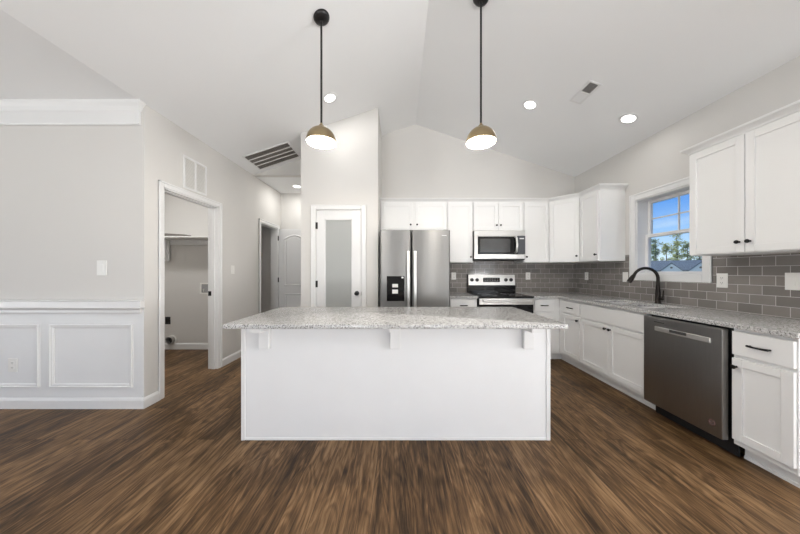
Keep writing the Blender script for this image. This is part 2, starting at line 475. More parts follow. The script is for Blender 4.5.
c = MB().box(XR + .17, 6.5, 1.3, 1.42, 0, HC).box(6.5, 6.6, REAR_Y, -2.0, 0, HC).box(6.5, 6.6, .5, 1.42, 0, HC).box(6.5, 6.6, -2.0, .5, 0, .55).box(6.5, 6.6, -2.0, .5, 2.25, HC)
struct('wall_far_right', c, M['wall'], 'greige walls of the living area behind the viewer on the right', 'wall')

c = MB()
PD0, PD1, PDZ = -1.150, -0.520, 2.105
c.prism([(PX0, 0), (PD0, 0), (PD0, vault(PD0)), (PX0, vault(PX0))], 'y', PY, PY + .1)
c.prism([(PD1, 0), (PX1, 0), (PX1, vault(PX1)), (PD1, vault(PD1))], 'y', PY, PY + .1)
c.prism([(PD0, PDZ), (PD1, PDZ), (PD1, vault(PD1)), (PD0, vault(PD0))], 'y', PY, PY + .1)
c.prism([(PX1 - .1, 0), (PX1, 0), (PX1, vault(PX1)), (PX1 - .1, vault(PX1 - .1))], 'y', PY + .1, YB)
c.prism([(PX0, 0), (PX0 + .1, 0), (PX0 + .1, vault(PX0 + .1)), (PX0, vault(PX0))], 'y', PY + .1, 4.36)
c.box(PX0, PX0 + .1, 4.36, HY, 0, HC)
c.box(PX0 + .1, PX1 - .1, YB, YB + .1, 0, 3.1)
struct('wall_pantry', c, M['wall'], 'greige pantry block around the frosted glass door', 'wall')
c = MB()
c.prism([(XL, HC - .001), (PX0, HC - .001), (PX0, vault(PX0))], 'y', 4.26, 4.36)
struct('wall_header', c, M['wall'], 'greige triangular header above the hall opening', 'wall')
c = MB().box(XL - .12, PX0 + .1, HY, HY + .1, 0, HC)
struct('wall_hall', c, M['wall'], 'greige wall at the end of the short hall', 'wall')
c = MB().box(-4.3, XL - .12, 4.30, 4.40, 0, HC).box(-4.4, -4.3, DY + .12, HY + .1, 0, HC).box(-4.3, XL - .12, HY, HY + .1, 0, HC)
struct('wall_laundry', c, M['wall'], 'greige walls of the laundry room seen through its doorway', 'wall')

# baseboards
BP = [(0, 0), (.014, 0), (.014, .075), (.009, .090), (.004, .097), (0, .099)]
def base(name, path, label):
    o = MB().sweep(BP, path).build(name, M['trim']); tag(o, label, 'baseboard', None, 'structure')
base('baseboard_dining', [(-6.6, DY - .0015, 0), (XL, DY - .0015, 0), (XL, LD0 - .056, 0)], 'white baseboard under the wainscot panels, wrapping the corner')
base('baseboard_left', [(XL, LD1 + .056, 0), (XL, CD0 - .06, 0)], 'white baseboard on the left wall beside the laundry doorway')
base('baseboard_laundry', [(-4.3, 4.30, 0), (XL - .12, 4.30, 0)], 'white baseboard at the back of the laundry room')
base('baseboard_hall', [(XL, HY, 0), (PX0, HY, 0)], 'white baseboard at the end of the hall')
base('baseboard_pantry_side', [(PX0, 5.2, 0), (PX0, PY, 0), (PD0 - .06, PY, 0)], 'white baseboard left of the pantry door')
base('baseboard_pantry', [(PD1 + .06, PY, 0), (PX1, PY, 0)], 'white baseboard right of the pantry door')

# dining wall mouldings
dy = DY - .0015
c = MB().sweep([(0, -.205), (.018, -.205), (.022, -.198), (.022, -.19), (.016, -.185), (.016, -.085), (.022, -.08), (.026, -.068), (.036, -.046), (.052, -.028), (.058, -.022), (.062, -.012), (.062, 0), (0, 0)],
               [(-6.6, dy, HC), (XL - .045, dy, HC), (XL - .045, dy + .001, HC)])
tag(c.build('trim_3', M['trim']), 'white crown moulding with frieze board, top left', 'crown moulding', None, 'structure')
c = MB().sweep([(0, -.066), (.010, -.066), (.012, -.058), (.018, -.050), (.018, -.030), (.024, -.022), (.040, -.012), (.044, -.004), (.040, .004), (.040, .050), (.044, .060), (.030, .066), (0, .066)],
               [(-6.6, dy, .935), (XL - .034, dy, .935), (XL - .034, dy + .001, .935)])
tag(c.build('trim_4', M['trim']), 'white chair rail along the top of the wainscot', 'chair rail', None, 'structure')
def picture_frame(name, x0, x1, z0, z1, label):
    c = MB().sweep([(0, 0), (0, .015), (.003, .020), (.008, .020), (.014, .013), (.024, .013), (.034, .006), (.034, 0)],
                   [(x0, z0, 0), (x0, z1, 0), (x1, z1, 0), (x1, z0, 0)], closed=True)
    c.xform(Matrix.Translation((0, DY, 0)) @ Matrix.Rotation(R(90), 4, 'X'))
    tag(c.build(name, M['trim']), label, 'wall moulding', None, 'structure')
picture_frame('trim_5', -3.217, -2.458, .196, .772, 'white rectangular picture frame moulding nearest the corner')
picture_frame('trim_6', -4.075, -3.316, .196, .772, 'white rectangular picture frame moulding around the wainscot outlet')

# door casings
def casing_profile_boxes(mb, plane, a0, a1, ztop, at, out, wdt=.062, th=.016):
    # plane 'x': wall face at x=at, opening along y ; plane 'y': wall face y=at, opening along x
    def bx(p0, p1, z0, z1, t):
        if plane == 'x': mb.box(min(at, at + out * t), max(at, at + out * t), p0, p1, z0, z1, .004)
        else: mb.box(p0, p1, min(at, at + out * t), max(at, at + out * t), z0, z1, .004)
    bx(a0 - wdt, a0, 0, ztop + wdt, th); bx(a1, a1 + wdt, 0, ztop + wdt, th); bx(a0, a1, ztop, ztop + wdt, th)
    bx(a0 - wdt, a0 - wdt + .016, 0, ztop + wdt, th + .006); bx(a1 + wdt - .016, a1 + wdt, 0, ztop + wdt, th + .006); bx(a0 - wdt, a1 + wdt, ztop + wdt - .016, ztop + wdt, th + .006)

d1 = thing('door_1', 'white cased doorway opening into the laundry room', 'doorway', (XL, LD0, 0), 0, None, 'structure')
def rel(mb, o): return mb.xform(Matrix.Translation(-Vector(o.location)))
c = MB(); casing_profile_boxes(c, 'x', LD0, LD1, LDZ, XL, 1, .056, .011)
rel(c, d1).build('casing', M['trim'], d1)
c = MB()
c.box(XL - .125, XL + .002, LD0, LD0 + .014, 0, LDZ).box(XL - .125, XL + .002, LD1 - .014, LD1, 0, LDZ).box(XL - .125, XL + .002, LD0, LD1, LDZ - .014, LDZ)
c.box(XL - .075, XL - .035, LD0 + .014, LD0 + .026, 0, LDZ - .014).box(XL - .075, XL - .035, LD1 - .026, LD1 - .014, 0, LDZ - .014).box(XL - .075, XL - .035, LD0 + .014, LD1 - .014, LDZ - .026, LDZ - .014)
rel(c, d1).build('jamb', M['trim'], d1)
c = MB().box(XL - .122, XL - .080, LD1 - .0165, LD1 - .0140, .945, 1.005, .002)
rel(c, d1).build('strike_plate', M['black'], d1)

d2 = thing('door_2', 'white pantry door with tall frosted glass panel', 'door', ((PD0 + PD1) / 2, PY, 0), 0, None, 'structure')
c = MB(); casing_profile_boxes(c, 'y', PD0, PD1, PDZ, PY, -1, .060)
rel(c, d2).build('casing', M['trim'], d2)
c = MB().box(PD0, PD0 + .008, PY - .001, PY + .10, 0, PDZ).box(PD1 - .008, PD1, PY - .001, PY + .10, 0, PDZ).box(PD0 + .008, PD1 - .008, PY - .001, PY + .10, PDZ - .007, PDZ)
rel(c, d2).build('jamb', M['trim'], d2)
gx0, gx1, gz0, gz1 = -1.028, -.652, .24, 1.975
c = MB()
a, b = PD0 + .011, PD1 - .011
yf, yb_ = PY + .006, PY + .044
c.box(a, gx0, yf, yb_, .008, PDZ - .010, .002).box(gx1, b, yf, yb_, .008, PDZ - .010, .002)
c.box(gx0, gx1, yf, yb_, gz1, PDZ - .010, .002).box(gx0, gx1, yf, yb_, .008, gz0, .002)
for (p0, p1, q0, q1) in ((gx0, gx0 + .012, gz0, gz1), (gx1 - .012, gx1, gz0, gz1), (gx0, gx1, gz1 - .012, gz1), (gx0, gx1, gz0, gz0 + .012)):
    c.box(p0, p1, yf + .006, yb_ - .006, q0, q1)
slab = rel(c, d2).build('door_slab', M['trim'], d2)
c = MB().box(gx0 + .012, gx1 - .012, PY + .021, PY + .027, gz0 + .012, gz1 - .012)
pn = rel(c, d2).build('glass_pane', M['frost'], slab); pn['label'] = 'frosted grey glass pane'
def knob_lathe(c, ctr, axis, r=.027):
    c.lathe([(0, 0), (r * 1.15, 0), (r * 1.15, .006), (r * .45, .012), (r * .42, .030), (r * .9, .036), (r, .048), (r * .85, .060), (0, .064)], ctr, axis, 24)
c = MB(); knob_lathe(c, (-.589, yf, .963), (0, -1, 0), .028)
rel(c, d2).build('door_knob', M['black'], slab, 40)
for hz in (1.885, 1.09, .25):
    c = MB().cyl((PD0 + .006, PY - .004, hz - .045), (PD0 + .006, PY - .004, hz + .045), .006, 10).box(PD0 + .006, PD0 + .028, PY + .003, PY + .0058, hz - .045, hz + .045)
    rel(c, d2).build('hinge', M['black'], d2)
c = MB().box(PD1 - .011, PD1 - .004, PY - .003, PY + .004, .93, .985)
rel(c, d2).build('strike_plate', M['rubber'], d2)

d3 = thing('door_3', 'white two panel arch top door standing open at the hall end', 'door', (XL, CD1, 0), 0, None, 'structure')
c = MB(); casing_profile_boxes(c, 'x', CD0, CD1, CDZ, XL, 1, .058)
rel(c, d3).build('casing', M['trim'], d3)
c = MB().box(XL - .125, XL + .002, CD0, CD0 + .012, 0, CDZ).box(XL - .125, XL + .002, CD1 - .012, CD1, 0, CDZ).box(XL - .125, XL + .002, CD0, CD1, CDZ - .012, CDZ)
rel(c, d3).build('jamb', M['trim'], d3)
# open slab, swung 90 degrees into the hall
hx0, hx1, hy0, hy1 = XL + .026, XL + .026 + .60, CD1 + .005, CD1 + .040
c = MB().box(hx0, hx1, hy0, hy1, .012, 2.08, .002)
slab = rel(c, d3).build('door_slab', M['trim'], d3)
def ring(c, poly_out, poly_in, y0, y1):
    n = len(poly_out)
    vo = [c.bm.verts.new((p[0], y0, p[1])) for p in poly_out]
    vi = [c.bm.verts.new((p[0], y1, p[1])) for p in poly_in]
    for i in range(n):
        c.bm.faces.new((vo[i], vo[(i + 1) % n], vi[(i + 1) % n], vi[i]))
    return vi
def panel_outline(x0, x1, z0, z1, rise, inset):
    x0 += inset; x1 -= inset; z0 += inset; z1 -= inset
    pts = [(x0, z0), (x1, z0)]
    k = 10
    for i in range(k + 1):
        u = i / k; x = x1 + (x0 - x1) * u
        pts.append((x, z1 - rise * (2 * u - 1) ** 2))
    return pts
c = MB()
for (z0, z1, rise) in ((.98, 1.97, .075), (.22, .84, 0.0)):
    o = [panel_outline(hx0 + .10, hx1 - .10, z0, z1, rise, i) for i in (0, .016, .032, .060)]
    ys = (hy0 - .0002, hy0 - .014, hy0 - .002, hy0 - .010)
    for k in range(3): ring(c, o[k], o[k + 1], ys[k], ys[k + 1])
    c.bm.faces.new([c.bm.verts.new((p[0], ys[3], p[1])) for p in o[3]])
rel(c, d3).build('raised_panel', M['trim'], slab)
for hz in (1.90, 1.10, .25):
    c = MB().cyl((XL + .017, CD1 - .004, hz - .045), (XL + .017, CD1 - .004, hz + .045), .007, 10).box(XL + .0165, XL + .020, CD1 + .004, CD1 + .028, hz - .045, hz + .045)
    rel(c, d3).build('hinge', M['black'], d3)

# kitchen window
wn = thing('window_1', 'white double hung window over the sink showing blue sky', 'window', (XR, (WY0 + WY1) / 2, WZ0), 0, None, 'structure')
c = MB()
cw = .077
c.box(XR - .018, XR, WY0 - cw, WY0, WZ0 - cw, WZ1 + cw, .004).box(XR - .018, XR, WY1, WY1 + cw, WZ0 - cw, WZ1 + cw, .004)
c.box(XR - .018, XR, WY0, WY1, WZ1, WZ1 + cw, .004).box(XR - .018, XR, WY0, WY1, WZ0 - cw, WZ0, .004)
c.box(XR - .024, XR, WY0 - cw, WY0 - cw + .02, WZ0 - cw, WZ1 + cw, .003).box(XR - .024, XR, WY1 + cw - .02, WY1 + cw, WZ0 - cw, WZ1 + cw, .003).box(XR - .024, XR, WY0 - cw, WY1 + cw, WZ1 + cw - .02, WZ1 + cw, .003)
rel(c, wn).build('casing', M['trim'], wn)
c = MB()
c.box(XR - .001, XR + .165, WY0, WY0 + .012, WZ0, WZ1).box(XR - .001, XR + .165, WY1 - .012, WY1, WZ0, WZ1)
c.box(XR - .001, XR + .165, WY0 + .012, WY1 - .012, WZ1 - .012, WZ1).box(XR - .001, XR + .165, WY0 + .012, WY1 - .012, WZ0, WZ0 + .010)
rel(c, wn).build('window_frame', M['trim'], wn)
zm = 1.685
def sash(x, z0, z1, fr_, low):
    c = MB(); y0, y1 = WY0 + .012, WY1 - .012
    c.box(x, x + .03, y0, y0 + fr_, z0, z1, .003).box(x, x + .03, y1 - fr_, y1, z0, z1, .003)
    c.box(x, x + .03, y0 + fr_, y1 - fr_, z0, z0 + (.020 if low else .036), .003).box(x, x + .03, y0 + fr_, y1 - fr_, z1 - .036, z1, .003)
    if not low:
        ym, zmm = (y0 + y1) / 2, (z0 + z1) / 2 + .0
        c.box(x + .009, x + .021, ym - .007, ym + .007, z0 + .036, z1 - .036).box(x + .009, x + .021, y0 + fr_, y1 - fr_, zmm - .007, zmm + .007)
    s = rel(c, wn).build('sash', M['trim'], wn)
    g = MB().box(x + .013, x + .017, y0 + fr_, y1 - fr_, z0 + .020, z1 - .036)
    rel(g, wn).build('glass_pane', M['glass'], s)
sash(XR + .095, WZ0 + .010, zm + .018, .034, True)
sash(XR + .127, zm - .018, WZ1 - .012, .034, False)
c = MB().box(XR + .089, XR + .095, 2.83, 2.89, zm - .004, zm + .018, .002)
rel(c, wn).build('sash_lock', M['trim'], wn)

# glazed openings behind the viewer
for i, (a, b, z0, z1) in enumerate(REAR_OPEN):
    t = thing('window_%d' % (i + 2), ('white framed wide rear window behind the viewer, dining side', 'white framed sliding glass door behind the viewer', 'white framed narrow rear window behind the viewer', 'white framed rear window behind the viewer, living side', 'white framed rear window behind the viewer, far living side')[i], 'window', ((a + b) / 2, REAR_Y, z0), 0, None, 'structure')
    c = MB(); n = 2 if i in (1, 2) else 3
    for k in range(n + 1):
        x = a + (b - a) * k / n
        c.box(max(a, x - .04), min(b, x + .04), REAR_Y - .09, REAR_Y - .01, z0, z1)
    for z in (z0, z1 - .06, (z0 + z1) / 2):
        c.box(a, b, REAR_Y - .085, REAR_Y - .015, z, z + .06)
    rel(c, t).build('window_frame', M['trim'], t)

# ================================================================== cabinet builders (local frame: x along the run, -y is the front, z up)
FR = .052
def shaker(c, x0, x1, z0, z1, yf=-.021, th=.020, fr=FR, rec=.009):
    yb = yf + th
    c.box(x0, x0 + fr, yf, yb, z0, z1, .0015, 1).box(x1 - fr, x1, yf, yb, z0, z1, .0015, 1)
    c.box(x0 + fr, x1 - fr, yf, yb, z0, z0 + fr, .0015, 1).box(x0 + fr, x1 - fr, yf, yb, z1 - fr, z1, .0015, 1)
    c.box(x0 + fr - .002, x1 - fr + .002, yf + rec, yb - .001, z0 + fr - .002, z1 - fr + .002)
    return c
def knob(parent, x, z, yf=-.021):
    c = MB().lathe([(0, 0), (.0075, 0), (.0065, .004), (.0055, .012), (.012, .017), (.0145, .023), (.012, .029), (0, .031)], (x, yf, z), (0, -1, 0), 18)
    return c.build('knob', M['black'], parent, 50)
def pull(parent, x, z, L=.098, yf=-.021):
    pts = []
    for i in range(13):
        u = i / 12 * 2 - 1
        pts.append((x + u * L / 2, yf - .028 + .010 * u * u, z))
    c = MB().tube(pts, [.0058 + .0015 * abs(i / 6 - 1) for i in range(13)], 10)
    for s in (-1, 1):
        c.cyl((x + s * L * .46, yf, z), (x + s * L * .46, yf - .022, z), .0055, 10)
    return c.build('pull_handle', M['black'], parent, 50)
def door(parent, x0, x1, z0, z1, k=None):
    d = shaker(MB(), x0, x1, z0, z1).build('door', M['cab'], parent)
    if k: knob(d, *k)
    return d
def drawer(parent, x0, x1, z0, z1, handle=True, name='drawer'):
    c = MB().box(x0, x1, -.021, -.001, z0, z1, .003)
    d = c.build(name, M['cab'], parent)
    if handle: pull(d, (x0 + x1) / 2, (z0 + z1) / 2, min(.098, (x1 - x0) * .5))
    return d
CROWN = [(0, 0), (.010, 0), (.012, .010), (.020, .020), (.034, .032), (.044, .038), (.046, .052), (0, .052)]
UZ0, UZ1 = 1.395, 2.315
def upper(label, x, y, rz, wd, z0, doors, knobs, dep=.325, crown=None, z1=UZ1, mid=.005):
    t = thing('wall_cabinet', label, 'cabinet', (x, y, z0), rz, None)
    h = z1 - z0
    MB().box(0.001, wd - .001, 0, dep, 0, h, .001, 1).build('cabinet_box', M['cab'], t)
    n = doors
    rv = .010
    dw = (wd - 2 * rv - mid * (n - 1)) / n
    for i in range(n):
        x0 = rv + i * (dw + mid)
        door(t, x0, x0 + dw, .008, h - .018, (x0 + .028 if knobs[i] == 'l' else x0 + dw - .028, .085))
    path = crown or [(0, -.0), (wd, -.0)]
    c = MB().sweep(CROWN, [(p[0], p[1], h - .002) for p in path])
    c.build('crown_moulding', M['cab'], t)
    return t
BZ = .882
def base_cab(label, x, y, rz, wd, layout, dep=.606, toe=True, lo=0.0, hi=None, knob_side='r', name='base_cabinet', tx0=0, tx1=0, ret=False):
    hi = wd if hi is None else hi
    t = thing(name, label, 'cabinet', (x, y, 0), rz)
    MB().box(.0005, wd - .0005, 0, dep, .102, BZ, .001, 1).build('cabinet_box', M['cab'], t)
    tk = MB()
    if ret: tk.box(-.0895, -.075, .001, .075, 0, .103)
    tk.box(tx0 + .0005, wd + tx1 - .0005, .075, .09, 0, .103).box(tx0 + .0005, wd + tx1 - .0005, .066, .075, 0, .022, .004).build('toe_kick', M['cab'], t)
    if layout == 'sink':
        drawer(t, lo + .006, hi - .006, .700, .862, False, 'false_front')
        m = (lo + hi) / 2
        door(t, lo + .006, m - .0015, .140, .680, (m - .030, .640))
        door(t, m + .0015, hi - .006, .140, .680, (m + .030, .640))
    else:
        drawer(t, lo + .006, hi - .006, .706, .862)
        door(t, lo + .006, hi - .006, .140, .684, (hi - .034, .640) if knob_side == 'r' else (lo + .030, .628))
    return t

# ---- base cabinets
BY = 3.742      # back run face
BX = 2.252      # right run face
base_cab('white base cabinet with drawer, between fridge and range', .700, BY, 0, .386, 'd')
base_cab('white corner base cabinet with drawer, right of the range', 1.864, BY, 0, BX - 1.864 , 'd', lo=.02, hi=.30, knob_side='l')
# hidden blind corner carcass belongs to the right-run drawer cabinet
base_cab('white narrow base cabinet with drawer, left of the sink base', BX, 3.742, R(-90), .452, 'd', lo=.085, tx0=-.09, ret=True)
base_cab('white two door sink base cabinet below the window', BX, 3.290, R(-90), .898, 'sink')
t = base_cab('white narrow end base cabinet with drawer, right of the dishwasher', BX, 1.788, R(-90), .292, 'd', knob_side='l')
MB().box(.2755, .2915, .091, .606, 0, .1015).build('end_panel', M['cab'], t)

# ---- wall cabinets
UY = 4.020
UX = 2.545
upper('white two door wall cabinet above the refrigerator', -.296, UY, 0, 1.010, 1.880, 2, 'rl', mid=.040)
upper('white single door wall cabinet between fridge cabinet and microwave', .715, UY, 0, .388, UZ0, 1, 'r')
upper('white two door wall cabinet above the microwave', 1.105, UY, 0, .760, 1.872, 2, 'rl')
upper('white single door wall cabinet right of the microwave', 1.867, UY, 0, .391, UZ0, 1, 'l')
# diagonal corner
t = thing('corner_wall_cabinet', 'white diagonal corner wall cabinet right of the range', 'cabinet', (2.260, UY, UZ0), R(-45))
p5 = [(2.2605, UY), (UX, 3.7365), (2.866, 3.7365), (2.866, 4.340), (2.2605, 4.340)]
inv = Matrix.Rotation(R(45), 4, 'Z') @ Matrix.Translation((-2.260, -UY, 0))
lp = [(inv @ Vector((p[0], p[1], 0))).to_2d() for p in p5]
MB().prism([tuple(p) for p in lp], 'z', 0, UZ1 - UZ0).build('cabinet_box', M['cab'], t)
dwid = math.hypot(UX - 2.260, UY - 3.736)
door(t, .012, dwid - .012, .006, UZ1 - UZ0 - .012, (dwid - .040, .085))
MB().sweep(CROWN, [(.0, 0, UZ1 - UZ0 - .002), (dwid, 0, UZ1 - UZ0 - .002)]).build('crown_moulding', M['cab'], t)
upper('white single door wall cabinet left of the window', UX, 3.736, R(-90), .366, UZ0, 1, 'r', dep=.323, crown=[(0, 0), (.366, 0), (.366, .323)])
upper('large white two door wall cabinet right of the window, nearest', UX, 2.322, R(-90), .762, UZ0, 2, 'rl', dep=.323, crown=[(0, .323), (0, 0), (.762, 0), (.762, .323)], z1=2.285)

# ---- countertops
def slab_grid(xs, ys, fill, z0, z1, bev=.004):
    bm = bmesh.new(); V = {}
    def v(i, j):
        if (i, j) not in V: V[(i, j)] = bm.verts.new((xs[i], ys[j], z0))
        return V[(i, j)]
    fs = []
    for i in range(len(xs) - 1):
        for j in range(len(ys) - 1):
            if fill((xs[i] + xs[i + 1]) / 2, (ys[j] + ys[j + 1]) / 2):
                fs.append(bm.faces.new((v(i, j), v(i + 1, j), v(i + 1, j + 1), v(i, j + 1))))
    r = bmesh.ops.extrude_face_region(bm, geom=fs)
    bmesh.ops.translate(bm, vec=(0, 0, z1 - z0), verts=[g for g in r['geom'] if isinstance(g, bmesh.types.BMVert)])
    bmesh.ops.dissolve_limit(bm, angle_limit=.01, verts=bm.verts[:], edges=bm.edges[:])
    bmesh.ops.recalc_face_normals(bm, faces=bm.faces[:])
    es = [e for e in bm.edges if len(e.link_faces) == 2 and e.calc_face_angle(0) > 1.0 and abs(e.verts[0].co.z - e.verts[1].co.z) < 1e-5]
    bmesh.ops.bevel(bm, geom=es, offset=bev, segments=2, profile=.5, affect='EDGES', clamp_overlap=True)
    m = MB(); m.bm.free(); m.bm = bm
    return m
CZ0, CZ1 = .883, .914
TK = .008                                                      # tile thickness
SX0, SX1 = 2.335, 2.735
SB = [(2.515, 2.855), (2.885, 3.225)]                          # two bowls along y
def fill(x, y):
    if x < 2.212 and y < 3.702: return False
    if SX0 < x < SX1:
        for (a, b) in SB:
            if a < y < b: return False
    return True
o = slab_grid([1.862, 2.212, SX0, SX1, XR - TK], [1.474, SB[0][0], SB[0][1], SB[1][0], SB[1][1], 3.702, YB - TK], fill, CZ0, CZ1).build('countertop', M['granite'])
tag(o, 'speckled grey white granite L shaped countertop around the sink', 'countertop')
o = slab_grid([.690, 1.088], [3.702, YB - TK], lambda x, y: True, CZ0, CZ1).build('countertop', M['granite'])
tag(o, 'short speckled granite countertop between fridge and range', 'countertop')

# ---- sink
t = thing('kitchen_sink', 'stainless undermount double bowl sink set in the granite below the window', 'sink', ((SX0 + SX1) / 2, 2.87, .70))
for (a, b) in SB:
    c = MB(); z0 = .70; x0, x1 = SX0 - .006, SX1 + .006; a -= .006; b += .006
    bw = MB(); bm = bw.bm
    def ringv(ix, z): return [bm.verts.new(p) for p in ((x0 + ix, a + ix, z), (x1 - ix, a + ix, z), (x1 - ix, b - ix, z), (x0 + ix, b - ix, z))]
    rs = [ringv(-.004, CZ0 - .0015), ringv(0, CZ0 - .0015), ringv(.006, z0 + .03), ringv(.03, z0)]
    for p, q in zip(rs, rs[1:]):
        for k in range(4): bm.faces.new((p[k], p[(k + 1) % 4], q[(k + 1) % 4], q[k]))
    bm.faces.new(rs[-1])
    bowl = rel(bw, t).build('bowl', M['steel'], t)
    c = MB().lathe([(0, .001), (.03, .001), (.044, .003), (.045, .0005)], ((x0 + x1) / 2, (a + b) / 2, z0), (0, 0, 1), 24)
    rel(c, t).build('drain', M['steelbright'], bowl, 40)

# ---- faucet
fx, fy = 2.792, 2.868
t = thing('kitchen_faucet', 'dark bronze gooseneck pull down faucet behind the sink', 'faucet', (fx, fy, CZ1))
c = MB().lathe([(0, 0), (.029, 0), (.029, .006), (.024, .012), (.023, .090), (.020, .15), (.0155, .215), (0, .218)], (0, 0, .0005), (0, 0, 1), 28)
c.build('body', M['bronze'], t, 40)
pts = [(0, 0, .19)]
rr_, zc_f, amax = .112, .270, R(158)
hd = Vector((-.97, .24, 0))
for i in range(25):
    a = amax * i / 24
    q = rr_ * (1 - math.cos(a))
    pts.append((hd.x * q, hd.y * q, zc_f + rr_ * math.sin(a)))
c = MB().tube(pts, [.0155] + [.0150] * 25, 14)
c.build('spout', M['bronze'], t, 50)
p_end = Vector(pts[-1]); dirv = (p_end - Vector(pts[-4])).normalized()
c = MB().tube([p_end - dirv * .010, p_end + dirv * .010, p_end + dirv * .016, p_end + dirv * .070, p_end + dirv * .100], [.0140, .0170, .0195, .0245, .0225], 18)
c.build('spray_head', M['bronze'], t, 40)
c = MB().cyl((0, -.018, .055), (0, -.052, .055), .0145, 16).tube([(0, -.046, .055), (.004, -.052, .09), (.010, -.050, .145)], [.010, .0075, .0055], 10)
c.build('lever', M['bronze'], t, 40)

# ---- backsplash
c = MB().box(.655, XR - TK, YB - TK, YB, CZ1 - .012, 1.43)
o = c.build('tile_backsplash', M['tile_back']); tag(o, 'grey glossy subway tile backsplash behind the range', 'backsplash', None, 'structure')
c = MB()
c.box(XR - TK, XR, 1.474, YB, CZ1 - .03, WZ0 - cw)
c.box(XR - TK, XR, WY1 + cw, YB, WZ0 - cw, UZ0).box(XR - TK, XR, WY1 + cw, 3.368, UZ0, 1.468)
c.box(XR - TK, XR, 1.474, WY0 - cw, WZ0 - cw, UZ0).box(XR - TK, XR, 2.324, WY0 - cw, UZ0, 1.468)
o = c.build('tile_backsplash', M['tile_right']); tag(o, 'grey brown subway tile backsplash below the window and beside it', 'backsplash', None, 'structure')

# ================================================================== island
IX0, IX1, IY0, IY1 = -1.185, 1.122, 1.976, 2.62
t = thing('kitchen_island', 'white panelled kitchen island base in the middle of the room', 'island', ((IX0 + IX1) / 2, (IY0 + IY1) / 2, 0))
IZ = .867
c = MB().box(IX0 + .004, IX1 - .004, IY0 + .008, IY1 - .07, 0, IZ).box(IX0 + .004, IX1 - .004, IY1 - .07, IY1, .10, IZ)
rel(c, t).build('cabinet_box', M['island'], t)
c = MB().box(IX0 + .030, IX1 - .030, IY0 + .004, IY0 + .008, .018, IZ)
rel(c, t).build('front_panel', M['island'], t)
for (a, b) in ((IX0, IX0 + .030), (IX1 - .030, IX1)):
    c = MB().box(a, b, IY0 - .002, IY0 + .020, 0, IZ, .003)
    rel(c, t).build('corner_trim', M['trim'], t)
c = MB().box(IX0 + .030, IX1 - .030, IY0 - .001, IY0 + .007, 0, .020, .004)
rel(c, t).build('base_trim', M['trim'], t)
for xc in (-1.0, -.036, .947):
    c = MB(); hw = .038
    c.box(xc - hw, xc + hw, IY0 - .036, IY0 + .0035, .690, IZ - .032, .005)
    c.prism([(IY0 + .0035, IZ), (IY0 + .0035, IZ - .045), (IY0 - .036, IZ - .045), (IY0 - .055, IZ - .036), (IY0 - .150, IZ - .030), (IY0 - .152, IZ)], 'x', xc - hw * .96, xc + hw * .96)
    rel(c, t).build('corbel', M['trim'], t)
SY0, SY1, SLX0, SLX1 = 1.805, 2.715, -1.218, 1.156
c = MB().box(SLX0, SLX1, SY0, SY1, .868, .898, .022, 4, only=lambda m, d: abs(d.z) > .9)
es = [e for e in c.bm.edges if len(e.link_faces) == 2 and e.calc_face_angle(0) > 1.0]
bmesh.ops.bevel(c.bm, geom=es, offset=.004, segments=2, profile=.5, affect='EDGES', clamp_overlap=True)
o = c.build('island_countertop', M['granite'], None, 35); tag(o, 'large speckled grey white granite slab on top of the island', 'countertop')

# ================================================================== refrigerator
t = thing('refrigerator', 'stainless side by side refrigerator with black dispenser', 'refrigerator', (.197, 3.85, 0))
FX0, FX1, FS0, FS1 = -.262, .655, .1440, .1535
c = MB().box(FX0 - .012, FX1 + .004, 3.535, 4.27, .03, 1.785, .004)
rel(c, t).build('body', M['blackplastic'], t)
c = MB().box(FX0 + .02, FX1 - .02, 3.545, 3.56, .0, .07)
rel(c, t).build('base_grille', M['blackplastic'], t)
vert = lambda m, d: abs(d.z) > .9 and m.y < 3.5
drs = []
for (a, b) in ((FX0, FS0), (FS1, FX1)):
    c = MB().box(a, b, 3.452, 3.53, .075, 1.800, .022, 4, only=vert)
    d = rel(c, t).build('door', M['steelv'], t, 40); drs.append(d)
for d, xc in zip(drs, (.106, .195)):
    c = MB().box(xc - .018, xc + .018, 3.395, 3.413, .62, 1.525, .006, 2)
    for z in (.66, 1.485): c.box(xc - .014, xc + .014, 3.410, 3.4525, z - .02, z + .02, .003)
    rel(c, t).build('handle', M['steelbright'], d, 40)
c = MB().box(-.172, .058, 3.4475, 3.4525, .875, 1.200, .004)
disp = rel(c, t).build('dispenser', M['blackglass'], drs[0])
for (z0, z1) in ((1.053, 1.098), (.973, 1.025)):
    c = MB().box(-.100, -.026, 3.4435, 3.4475, z0, z1, .003); rel(c, t).build('paddle', M['plate'], drs[0])
c = MB().box(.020, .044, 3.4465, 3.4475, 1.172, 1.192); rel(c, t).build('display_mark', M['lightmark'], drs[0])
c = MB().box(.545, .605, 3.4505, 3.4521, 1.725, 1.733); rel(c, t).build('nameplate', M['lightmark'], drs[1])
for x in (FX0 + .05, FX1 - .05):
    c = MB().box(x - .03, x + .03, 3.50, 3.58, 1.785, 1.812, .005); rel(c, t).build('hinge_cover', M['blackplastic'], t)

